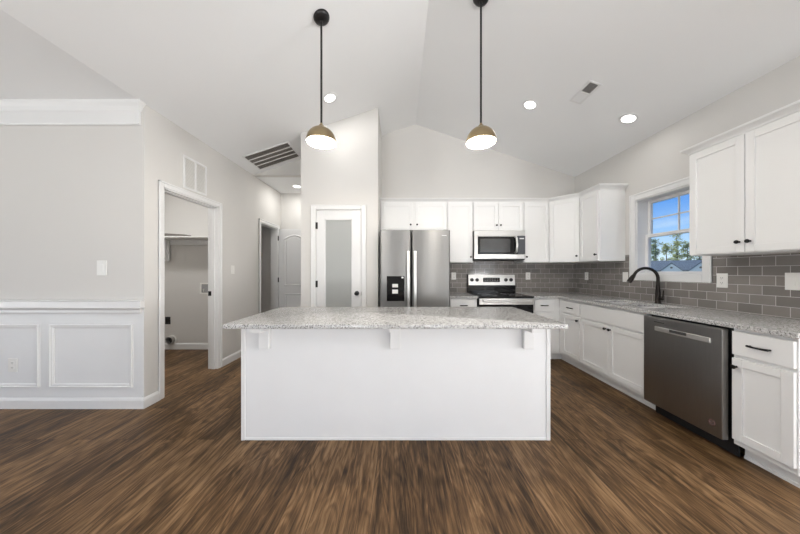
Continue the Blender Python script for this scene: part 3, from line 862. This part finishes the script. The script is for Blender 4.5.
# ================================================================== range
RX0, RX1 = 1.0945, 1.8565
RXc = (RX0 + RX1) / 2
t = thing('kitchen_range', 'stainless and black freestanding electric range below the microwave', 'range', (RXc, 3.99, 0))
c = MB().box(RX0, RX1, 3.705, 4.335, .02, .893); rel(c, t).build('body', M['blackplastic'], t)
c = MB().box(RX0, RX1, 3.665, 4.255, .893, .916, .005)
ck = rel(c, t).build('cooktop', M['blackglass'], t)
for (dx, y, r) in ((-.19, 3.82, .105), (.19, 3.82, .085), (-.19, 4.09, .085), (.19, 4.09, .105)):
    c = MB().lathe([(r - .002, .0002), (r - .002, .0008), (r, .0008), (r, .0002)], (RXc + dx, y, .916), (0, 0, 1), 40, close=True)
    rel(c, t).build('burner_ring', M['greytext'], ck)
c = MB().prism([(4.255, .916), (4.335, .916), (4.335, 1.210), (4.290, 1.210), (4.272, 1.035), (4.255, 1.030)], 'x', RX0 + .002, RX1 - .002)
bgd = rel(c, t).build('backguard', M['blackglass'], t)
# stainless control fascia, leaning slightly
c = MB().prism([(4.2675, 1.040), (4.2725, 1.040), (4.2885, 1.208), (4.2835, 1.208)], 'x', RX0 + .012, RX1 - .004)
fas = rel(c, t).build('control_panel', M['steel'], bgd)
def fy_(z): return 4.2675 + (z - 1.040) / .168 * .016
zc = 1.125
c = MB().prism([(fy_(zc - .035) - .0015, zc - .035), (fy_(zc - .035) + .001, zc - .035), (fy_(zc + .035) + .001, zc + .035), (fy_(zc + .035) - .0015, zc + .035)], 'x', RXc - .135, RXc + .135)
rel(c, t).build('display', M['blackglass'], bgd)
for k in range(6):
    for z in (zc - .018, zc + .012):
        c = MB().box(RXc - .112 + k * .040, RXc - .092 + k * .040, fy_(z) - .0026, fy_(z) - .0014, z, z + .008)
        rel(c, t).build('display_mark', M['greytext'], bgd)
for dx in (-.315, -.232, .232, .315):
    c = MB().lathe([(0, 0), (.029, 0), (.029, .006), (.024, .010), (.022, .028), (0, .030)], (RXc + dx, fy_(zc), zc), (0, -1, .09), 20)
    rel(c, t).build('knob', M['black'], bgd, 40)
c = MB().box(RX0 + .004, RX1 - .004, 3.675, 3.705, .30, .886, .006)
od = rel(c, t).build('oven_door', M['blackglass'], t)
c = MB().box(RX0 + .004, RX1 - .004, 3.668, 3.6755, .800, .886, .003); rel(c, t).build('door_band', M['steel'], od)
c = MB().tube([(RX0 + .05, 3.63, .850), (RX1 - .05, 3.63, .850)], .013, 14)
for x in (RX0 + .08, RX1 - .08): c.box(x - .012, x + .012, 3.632, 3.669, .838, .862, .003)
rel(c, t).build('handle', M['steelbright'], od, 40)
c = MB().box(RX0 + .12, RX1 - .12, 3.672, 3.6755, .40, .70, .002); rel(c, t).build('oven_window', M['blackglass'], od)
c = MB().box(RX0 + .004, RX1 - .004, 3.678, 3.705, .075, .292, .006); rel(c, t).build('storage_drawer', M['steel'], t)

# ================================================================== microwave
MX0, MX1, MY, MZ0, MZ1 = 1.107, 1.863, 3.945, 1.432, 1.870
t = thing('microwave_oven', 'stainless over the range microwave with black window', 'microwave', ((MX0 + MX1) / 2, 4.1, MZ0))
c = MB().box(MX0, MX1, MY + .03, YB - TK - .001, MZ0, MZ1, .003); rel(c, t).build('body', M['blackplastic'], t)
c = MB().box(MX0, MX1, MY, MY + .029, MZ1 - .078, MZ1, .003); rel(c, t).build('vent_panel', M['steel'], t)
c = MB()
x1d = MX1 - .115
for (a, b, z0, z1) in ((MX0, x1d, MZ0 + .018, MZ0 + .085), (MX0, x1d, MZ1 - .090, MZ1 - .080), (MX0, MX0 + .05, MZ0 + .085, MZ1 - .090)):
    c.box(a, b, MY - .006, MY + .029, z0, z1, .002)
md = rel(c, t).build('door', M['steel'], t)
c = MB().box(MX0 + .05, x1d, MY - .004, MY + .020, MZ0 + .085, MZ1 - .090, .002)
rel(c, t).build('door_glass', M['blackglass'], md)
c = MB().box(MX0 + .085, x1d - .11, MY - .0055, MY - .0042, MZ0 + .115, MZ1 - .125, .0005)
g = rel(c, t).build('window', simple('dark_window_mesh', (.055, .055, .055), .12, var=.1), md)
c = MB()
hx = x1d - .035
c.tube([(hx, MY - .004, MZ0 + .105), (hx + .006, MY - .034, MZ0 + .125), (hx + .012, MY - .044, (MZ0 + MZ1) / 2), (hx + .006, MY - .034, MZ1 - .115), (hx, MY - .004, MZ1 - .095)], [.016, .016, .017, .016, .016], 14)
rel(c, t).build('handle', M['steelbright'], md, 50)
c = MB().box(x1d + .002, MX1, MY - .006, MY + .029, MZ0 + .085, MZ1 - .080, .002)
cp = rel(c, t).build('control_panel', simple('grey_control_glass', (.10, .105, .115), .12, var=.05), t)
c = MB().box(x1d + .002, MX1, MY - .006, MY + .029, MZ0 + .018, MZ0 + .083, .002); rel(c, t).build('lower_trim', M['steel'], t)
c = MB().box(x1d + .03, MX1 - .02, MY - .0072, MY - .0061, MZ1 - .128, MZ1 - .112); rel(c, t).build('display', M['lightmark'], cp)
c = MB().box(MX0 + .004, MX1 - .004, MY + .004, MY + .029, MZ0, MZ0 + .017, .002); rel(c, t).build('bottom_grille', M['blackplastic'], t)

# ================================================================== dishwasher
DY0, DY1, DX = 1.797, 2.388, 2.192
t = thing('dishwasher', 'dark stainless dishwasher built in under the granite counter', 'dishwasher', (2.5, (DY0 + DY1) / 2, 0))
c = MB().box(BX + .012, XR - .03, DY0 + .004, DY1 - .004, .10, .876); rel(c, t).build('tub', M['blackplastic'], t)
c = MB().box(DX, DX + .044, DY0 + .006, DY1 - .003, .112, .868, .004)
dd = rel(c, t).build('door', M['steeldw'], t)
c = MB().box(DX - .008, DX + .001, 1.868, 2.276, .754, .792, .004); hb = rel(c, t).build('handle_bar', M['steelbright'], dd)
c = MB().box(DX - .0095, DX - .0075, 2.022, 2.150, .767, .790, .001); rel(c, t).build('handle_pocket', M['slot'], dd)
c = MB().box(DX - .0008, DX + .001, 2.20, 2.285, .826, .832); rel(c, t).build('nameplate', M['slot'], dd)
c = MB().lathe([(.014, 0), (.014, .0012), (.023, .0012), (.023, 0)], (DX - .0001, 1.862, .200), (-1, 0, 0), 32, close=True)
c.box(DX - .0012, DX, 1.854, 1.870, .197, .203)
b = rel(c, t).build('round_sticker', M['pink'], dd); b['label'] = 'small dusty red ring shaped sticker'
c = MB().box(BX + .048, BX + .06, DY0 + .004, DY1 - .004, 0, .10); rel(c, t).build('kick_plate', M['blackplastic'], t)

# ================================================================== outlets and switches
def plate(kind, label, loc, rz, wd=.074, ht=.118, gangs=1, cat=None, group=None):
    t = thing(kind, label, cat or ('outlet' if 'outlet' in kind else 'switch'), loc, rz, group)
    MB().box(-wd / 2, wd / 2, -.006, 0, -ht / 2, ht / 2, .002).build('cover_plate', M['plate'], t)
    for g in range(gangs):
        x = (g - (gangs - 1) / 2) * .046
        if 'outlet' in kind:
            for z in (-.0215, .0215):
                f = MB().box(x - .0165, x + .0165, -.0075, -.0058, z - .0145, z + .0145, .001).build('receptacle', M['plate'], t)
                MB().box(x - .008, x - .0055, -.0079, -.0074, z - .003, z + .007).box(x + .0055, x + .008, -.0079, -.0074, z - .003, z + .007).cyl((x, -.0079, z - .008), (x, -.0074, z - .008), .0024, 10).build('slots', M['slot'], f)
        else:
            MB().box(x - .0165, x + .0165, -.0085, -.0058, -.033, .033, .001).build('rocker', M['plate'], t)
    return t
yt = YB - TK
plate('wall_outlet', 'white outlet on grey tile between fridge and range', (.880, yt, 1.186), 0)
plate('wall_outlet', 'white outlet on grey tile just right of the range backguard', (2.096, yt, 1.186), 0)
xt = XR - TK
plate('wall_outlet', 'white outlet on tile under the corner cabinet, right wall', (xt, 4.062, 1.19), R(-90))
plate('wall_switch', 'white switch plate on tile just left of the window casing', (xt, 3.362, 1.19), R(-90), .078, .125)
plate('wall_outlet', 'white outlet on tile just right of the window casing', (xt, 2.352, 1.180), R(-90), .080, .127)
plate('wall_switch', 'wide white two gang switch plate on tile at the right picture edge', (xt, 1.905, 1.188), R(-90), .125, .127, 2)
plate('wall_switch', 'white switch on the greige wall above the wainscot', (-2.745, DY, 1.293), 0, .09, .137)
plate('wall_outlet', 'white outlet inside the left wainscot panel', (-3.565, DY, .398), 0, .085, .125)
plate('wall_switch', 'small white switch on the wall right of the laundry doorway', (XL, 3.735, 1.285), R(90), .074, .118)

# ================================================================== pendants
def pendant(label, x, y):
    zc_ = vault(x)
    zr = 2.330
    t = thing('pendant_light', label, 'pendant lamp', (x, y, zr), 0, 'pendant lamps over the island')
    sl_ = (ZRG - HC) / (XRG - XL) * (1 if x < XRG else -1)
    nrm = Vector((sl_, 0, -1)).normalized()
    c = MB().lathe([(0, 0.0005), (.066, 0.0005), (.067, .008), (.062, .020), (.045, .030), (.020, .036), (0, .037)], (0, 0, zc_ - zr), nrm, 36)
    c.build('canopy', M['black'], t, 45)
    c = MB().cyl((0, 0, .155), (0, 0, zc_ - zr - .030), .0085, 14).tube([(0, 0, zc_ - zr - .06), (0, 0, zc_ - zr - .030)], [.011, .014], 14)
    c.build('rod', M['black'], t, 45)
    Rr, Hh = .122, .128
    prof = [(Rr * math.sin(a), Hh * math.cos(a)) for a in [math.pi / 2 * (1 - i / 14) for i in range(15)]]
    inn = [((Rr - .004) * math.sin(a), (Hh - .004) * math.cos(a)) for a in [math.pi / 2 * i / 14 for i in range(15)]]
    c = MB().lathe(prof, (0, 0, 0), (0, 0, 1), 48).lathe([(Rr - .004, 0), (Rr, 0)], (0, 0, 0), (0, 0, 1), 48)
    s = c.build('shade', M['brass'], t, 50)
    c = MB().lathe(inn, (0, 0, .0005), (0, 0, 1), 48)
    c.build('shade_lining', M['shadein'], s, 50)
    c = MB().lathe([(.024, .128), (.022, .140), (.012, .148), (.010, .160), (0, .160)], (0, 0, 0), (0, 0, 1), 24)
    c.build('cap', M['brass'], t, 45)
    c = MB().cyl((0, 0, .128), (0, 0, .085), .018, 18); c.build('socket', M['plate'], t, 45)
    c = MB().lathe([(0, .020), (.016, .022), (.028, .034), (.030, .048), (.024, .064), (.014, .080), (.013, .086)], (0, 0, 0), (0, 0, 1), 24)
    c.build('bulb', M['bulb'], t, 60)
    l = bpy.data.lights.new('bulb_glow', 'POINT'); l.energy = LW['pend']; l.color = (1, .93, .84); l.shadow_soft_size = .03
    lo = bpy.data.objects.new('bulb_glow', l); COL.objects.link(lo); lo.parent = t; lo.location = (0, 0, .008)
pendant('left brass dome pendant lamp on long black rod', -.653, 2.2)
pendant('right brass dome pendant lamp on long black rod', .672, 2.2)

# ================================================================== downlights
def downlight(label, x, y, z, nrm, power):
    t = thing('recessed_light', label, 'ceiling light', (x, y, z), 0, 'recessed ceiling lights')
    n = Vector(nrm).normalized()
    MB().lathe([(.062, .0), (.062, .003), (.066, .006), (.088, .004), (.090, 0)], (0, 0, 0), n, 36, close=True).build('trim_ring', M['trim'], t, 40)
    MB().lathe([(0, .0008), (.0618, .0008), (.0618, .0030), (0, .0036)], (0, 0, 0), n, 36).build('lens', M['lens'], t, 40)
    l = bpy.data.lights.new('downlight_glow', 'AREA'); l.shape = 'DISK'; l.size = .11; l.energy = power; l.color = (1, .98, .95)
    o = bpy.data.objects.new('downlight_glow', l); COL.objects.link(o); o.parent = t
    o.location = n * .012; o.rotation_euler = n.to_track_quat('-Z', 'Y').to_euler()
SLP = (ZRG - HC) / (XRG - XL)
downlight('lit recessed downlight behind the left pendant rod', -.83, 3.14, vault(-.83), (SLP, 0, -1), LW['can'])
downlight('lit recessed downlight on the right slope, left of the ceiling vent', 1.55, 3.16, vault(1.55), (-SLP, 0, -1), LW['can'])
downlight('lit recessed downlight nearest the right wall above the sink', 2.50, 2.90, vault(2.50), (-SLP, 0, -1), LW['can'] * .5)
downlight('lit recessed downlight in the flat hall ceiling', -1.88, 4.83, HC, (0, 0, -1), 6.5)
# laundry ceiling fixture (lights the laundry room)
t = thing('flush_ceiling_light', 'round flush ceiling light inside the laundry room', 'ceiling light', (-3.35, 3.27, HC))
MB().lathe([(0, 0), (.15, 0), (.15, -.02), (.13, -.03), (0, -.03)], (0, 0, 0), (0, 0, 1), 36).build('base', M['trim'], t, 40)
MB().lathe([(.128, -.031), (.115, -.055), (.07, -.075), (0, -.083)], (0, 0, 0), (0, 0, 1), 36).build('diffuser', M['lens'], t, 60)
l = bpy.data.lights.new('flush_glow', 'AREA'); l.shape = 'DISK'; l.size = .22; l.energy = 15; l.color = (1, .985, .97)
o = bpy.data.objects.new('flush_glow', l); COL.objects.link(o); o.parent = t; o.location = (0, 0, -.095)

# ================================================================== vents
def on_slope(mb, x, y, sgn):
    # local frame: x along slope (uphill for the left plane), y along the ridge, z = down out of ceiling
    ang = math.atan(SLP) * sgn
    return Matrix.Translation((0, 0, 0)) @ Matrix.Rotation(-ang, 4, 'Y') @ Matrix.Rotation(math.pi, 4, 'X')
gx, gy = -1.883, 3.93
t = thing('return_air_grille', 'large louvred return air grille on the left ceiling slope', 'vent', (gx, gy, vault(gx)))
mt = on_slope(None, 0, 0, 1)
hw, hh = .338, .238
c = MB().box(-hw, hw, -hh, -hh + .020, 0, .010, .002).box(-hw, hw, hh - .020, hh, 0, .010, .002).box(-hw, -hw + .020, -hh + .02, hh - .02, 0, .010, .002).box(hw - .020, hw, -hh + .02, hh - .02, 0, .010, .002)
for k in (-1, 0, 1): c.box(-hw + .02, hw - .02, k * .1025 - .008, k * .1025 + .008, 0, .009)
c.xform(mt).build('frame', M['trim'], t)
MB().box(-hw + .015, hw - .015, -hh + .015, hh - .015, .0005, .002).xform(mt).build('filter', M['grilledark'], t)
c = MB()
for k in range(38):
    y = -hh + .026 + k * (2 * hh - .052) / 37
    c.prism([(y - .003, .0025), (y - .001, .0025), (y + .003, .007), (y + .001, .007)], 'x', -hw + .02, hw - .02)
c.xform(mt).build('louvers', simple('louver_grey', (.40, .37, .34), .6), t)

vx, vy = 1.925, 2.76
t = thing('supply_register', 'small white supply register on the right ceiling slope', 'vent', (vx, vy, vault(vx)))
mt = on_slope(None, 0, 0, -1)
hw, hh = .066, .158
c = MB().box(-hw, hw, -hh, -hh + .022, 0, .006, .002).box(-hw, hw, hh - .022, hh, 0, .006, .002).box(-hw, -hw + .022, -hh + .022, hh - .022, 0, .006, .002).box(hw - .022, hw, -hh + .022, hh - .022, 0, .006, .002).box(-hw + .022, hw - .022, -.008, .008, 0, .006)
c.xform(mt).build('frame', M['trim'], t)
MB().box(-hw + .02, hw - .02, -hh + .02, hh - .02, .0003, .001).xform(mt).build('duct_opening', M['grilledark'], t)
c = MB()
for k in range(14):
    for s in (-1, 1):
        y = s * (.012 + k * .0088)
        c.prism([(y, .001), (y + .001, .001), (y + .001 + s * .0085, .0065), (y + s * .0085, .0065)], 'x', -hw + .02, hw - .02)
c.xform(mt).build('louvers', M['trim'], t)

t = thing('wall_transfer_grille', 'white two column transfer grille above the laundry doorway', 'vent', (XL, 3.055, 2.355), R(90))
c = MB()
hw, hh = .172, .180
c.box(-hw, hw, -.010, 0, -hh, -hh + .022, .002).box(-hw, hw, -.010, 0, hh - .022, hh, .002).box(-hw, -hw + .022, -.010, 0, -hh + .022, hh - .022, .002).box(hw - .022, hw, -.010, 0, -hh + .022, hh - .022, .002).box(-.011, .011, -.009, 0, -hh + .022, hh - .022, .001)
c.build('frame', M['trim'], t)
c = MB()
for k in range(22):
    z = -hh + .026 + k * (2 * hh - .052) / 21
    c.prism([(-.001, z + .006), (-.001, z + .004), (-.007, z - .006), (-.007, z - .004)], 'x', -hw + .02, hw - .02)
c.build('louvers', M['plate'], t)
MB().box(-hw + .015, hw - .015, -.0012, -.0004, -hh + .015, hh - .015).build('backing', simple('vent_backing_grey', (.60, .59, .57), .8), t)

# ================================================================== laundry room contents
t = thing('laundry_shelf', 'white laundry shelf with cleat and support bracket on the back wall', 'shelf', (-3.4, 4.12, 1.76))
c = MB().box(-4.298, XL - .122, 3.945, 4.298, 1.768, 1.788, .002); rel(c, t).build('shelf_board', M['trim'], t)
c = MB().box(-4.298, XL - .122, 4.279, 4.299, 1.690, 1.767, .002); rel(c, t).build('cleat', M['trim'], t)
c = MB().box(-3.815, -3.715, 4.262, 4.2785, 1.43, 1.767, .002); c.prism([(4.262, 1.45), (4.262, 1.767), (3.98, 1.767), (3.98, 1.752)], 'x', -3.772, -3.758)
rel(c, t).build('bracket', M['trim'], t)
c = MB()
c.prism([(-4.15, 1.7885), (-3.175, 1.7885), (-3.20, 1.8125), (-3.50, 1.830), (-4.15, 1.832)], 'y', 3.96, 4.06)
o = c.build('dark_strip', M['grilledark']); tag(o, 'flat dark strip lying on the laundry shelf', 'strip')

t = thing('washer_outlet_box', 'white recessed washer supply box on the laundry wall', 'outlet box', (-3.135, 4.30, .985))
c = MB()
for (a, b, z0, z1) in ((-.105, .105, -.090, -.070), (-.105, .105, .070, .090), (-.105, -.080, -.070, .070), (.080, .105, -.070, .070)): c.box(a, b, -.010, 0, z0, z1, .002)
c.build('frame', M['plate'], t)
MB().box(-.085, .085, -.004, -.0005, -.075, .075).build('back_pan', simple('box_shadow_grey', (.36, .36, .36), .6), t)
for x in (-.045, .045):
    MB().cyl((x, -.016, -.02), (x, -.004, -.02), .012, 12).cyl((x, -.012, -.05), (x, -.012, -.015), .008, 10).build('valve', M['steelbright'], t, 40)
t = plate('dryer_outlet', 'black dryer outlet low on the laundry wall', (-3.765, 4.30, .465), 0, .085, .12, 0, 'outlet')
t.children[0].data.materials[0] = M['blackplastic']
MB().cyl((0, -.010, 0), (0, -.006, 0), .030, 24).build('receptacle', M['black'], t, 40)
t = thing('dryer_vent', 'round grey dryer duct opening near the laundry floor', 'duct', (-3.70, 4.30, .155))
MB().lathe([(.060, 0), (.075, 0), (.075, .010), (.060, .012)], (0, 0, 0), (0, -1, 0), 28, close=True).build('collar', M['plate'], t, 40)
MB().lathe([(.052, .001), (.056, .001), (.056, .060), (.052, .060)], (0, 0, 0), (0, -1, 0), 28, close=True).build('duct', M['rubber'], t, 40)
MB().lathe([(0, .001), (.0515, .001), (.0515, .003), (0, .003)], (0, 0, 0), (0, -1, 0), 28).build('opening', M['slot'], t)

# ================================================================== outside: lawn, neighbour house, pines
GZ = -1.6
grass = simple('lawn_green', (.10, .15, .05), .9, var=.35, scale=1.5)
o = MB().box(8, 260, -60, 240, GZ - .4, GZ).build('ground_outside', grass); tag(o, 'grassy ground beyond the window', 'ground', None, 'structure')
def siding(name, col):
    m, t_, b = base_mat(name)
    co = N(t_, 'ShaderNodeTexCoord'); wv = N(t_, 'ShaderNodeTexWave'); wv.bands_direction = 'Z'; wv.wave_profile = 'SAW'
    wv.inputs['Scale'].default_value = 2.0
    link(t_, co.outputs['Object'], wv.inputs['Vector'])
    r = ramp(t_, [(0, tuple(c_ * .75 for c_ in col)), (.25, col), (1, col)]); link(t_, wv.outputs['Fac'], r.inputs[0]); link(t_, r.outputs[0], b.inputs['Base Color'])
    b.inputs['Roughness'].default_value = .7
    return m
M['siding'] = siding('blue_grey_siding', (.52, .58, .62))
M['roofing'] = simple('blue_grey_shingle', (.16, .185, .20), .85, var=.25, scale=4, bump=.3, bscale=12)
hc = Vector((64.5, 60.0, GZ))
t = thing('neighbour_house', 'blue grey house with two front gables seen through the window', 'house', hc, math.atan2(-.73, .68))
# local: x to the right as seen, -y towards the viewer
MB().box(-6.2, 9, 0, 9, 0, 3.0).build('wall', M['siding'], t)
c = MB()
c.prism([(-.5, 2.95), (4.5, 5.35), (9.5, 2.95), (9.5, 3.15), (4.5, 5.55), (-.5, 3.15)], 'x', -6.6, 9.4)
c.build('roof', M['roofing'], t)
for gxc in (-2.1, 2.35):
    hw = 1.75
    g = MB().prism([(gxc - hw, .0), (gxc + hw, .0), (gxc + hw, 3.0), (gxc, 4.72), (gxc - hw, 3.0)], 'y', -1.2, 3.0).build('gable', M['siding'], t)
    MB().prism([(gxc - hw - .25, 2.78), (gxc, 4.80), (gxc + hw + .25, 2.78), (gxc + hw + .25, 2.90), (gxc, 4.92), (gxc - hw - .25, 2.90)], 'y', -1.3, 3.2).build('gable_roof', M['roofing'], g)
    MB().cyl((gxc, -1.26, 3.75), (gxc, -1.20, 3.75), .22, 16).build('gable_vent', M['grilledark'], g)

def leafmat(name, col):
    m, t_, b = base_mat(name)
    oi = N(t_, 'ShaderNodeTexCoord'); nz_ = N(t_, 'ShaderNodeTexNoise'); nz_.inputs['Scale'].default_value = .9; nz_.inputs['Detail'].default_value = 4
    link(t_, oi.outputs['Object'], nz_.inputs['Vector'])
    r = ramp(t_, [(.3, tuple(c_ * .6 for c_ in col)), (.7, tuple(min(1, c_ * 1.5) for c_ in col))]); link(t_, nz_.outputs[0], r.inputs[0]); link(t_, r.outputs[0], b.inputs['Base Color'])
    b.inputs['Roughness'].default_value = .8
    b.inputs['Subsurface Weight'].default_value = 0
    return m
LEAF = [leafmat('pine_foliage', (.26, .31, .16)), leafmat('spring_foliage', (.42, .44, .18)), leafmat('dark_foliage', (.12, .17, .10))]
BARK = simple('pine_bark', (.20, .165, .14), .9, var=.3, scale=8)
def tree(name, label, x, y, h, cr_, leaf, n, low=.35, seed=0):
    rg = random.Random(seed)
    t = thing(name, label, 'tree', (x, y, GZ))
    c = MB().tube([(0, 0, 0), (.1, 0, h * .5), (0, .1, h * .95)], [.24, .17, .05], 8)
    for k in range(9):
        z = h * (low + (1 - low) * k / 9); a = rg.uniform(0, 6.28); L = cr_ * rg.uniform(.5, .95) * (1.1 - .6 * k / 9)
        c.tube([(0, 0, z), (math.cos(a) * L, math.sin(a) * L, z + .3 * L)], [.06, .02], 5)
    c.build('trunk', BARK, t)
    bm = bmesh.new()
    cl = [(rg.gauss(0, .42) * cr_, rg.gauss(0, .42) * cr_, h * (low + (1 - low) * rg.random())) for _ in range(46)]
    for k in range(n):
        q = cl[k % 46]
        f = 1.15 - .6 * (q[2] / h)
        p = Vector((q[0] * f + rg.gauss(0, .38), q[1] * f + rg.gauss(0, .38), q[2] + rg.gauss(0, .32)))
        s = rg.uniform(.13, .30)
        u = Vector((rg.gauss(0, 1), rg.gauss(0, 1), rg.gauss(0, 1))).normalized(); v = u.orthogonal().normalized()
        vs = [bm.verts.new(p + u * s), bm.verts.new(p + v * s * .7), bm.verts.new(p - u * s), bm.verts.new(p - v * s * .7)]
        bm.faces.new(vs)
    me = bpy.data.meshes.new('foliage'); bm.to_mesh(me); bm.free(); me.materials.append(leaf)
    o = bpy.data.objects.new('foliage', me); COL.objects.link(o); o.parent = t
    return t
rg = random.Random(11)
slots = [.78, .83, .885, .925, .965, 1.005, 1.045, 1.085, 1.13, 1.18, 1.24, 1.30, 1.37, 1.45, 1.54, 1.64, .72, .65]
for i, q in enumerate(slots):
    Y = 84 + (i % 3) * 10 + rg.uniform(-1.5, 1.5)
    lf = (0, 1, 0, 1, 0, 1, 1, 0, 0, 1, 0, 1, 0, 0, 1, 0, 1, 0)[i]
    o = tree('pine_tree', ('tall thin grey green pine behind the blue grey house', 'tall yellow green tree behind the blue grey house')[lf], q * Y, Y, rg.uniform(13.0, 15.0), 2.3, LEAF[lf], 2300, .15, 100 + i)
    o['group'] = ('pines behind the neighbour house', 'yellow green trees behind the neighbour house')[lf]
for i, q in enumerate((.86, .95, 1.06, 1.17)):
    Y = 77
    o = tree('shrub', 'dark green bushy shrub beside the blue grey house', q * Y, Y, 5.0, 1.9, LEAF[2], 800, .12, 300 + i)
    o['group'] = 'dark shrubs around the neighbour house'
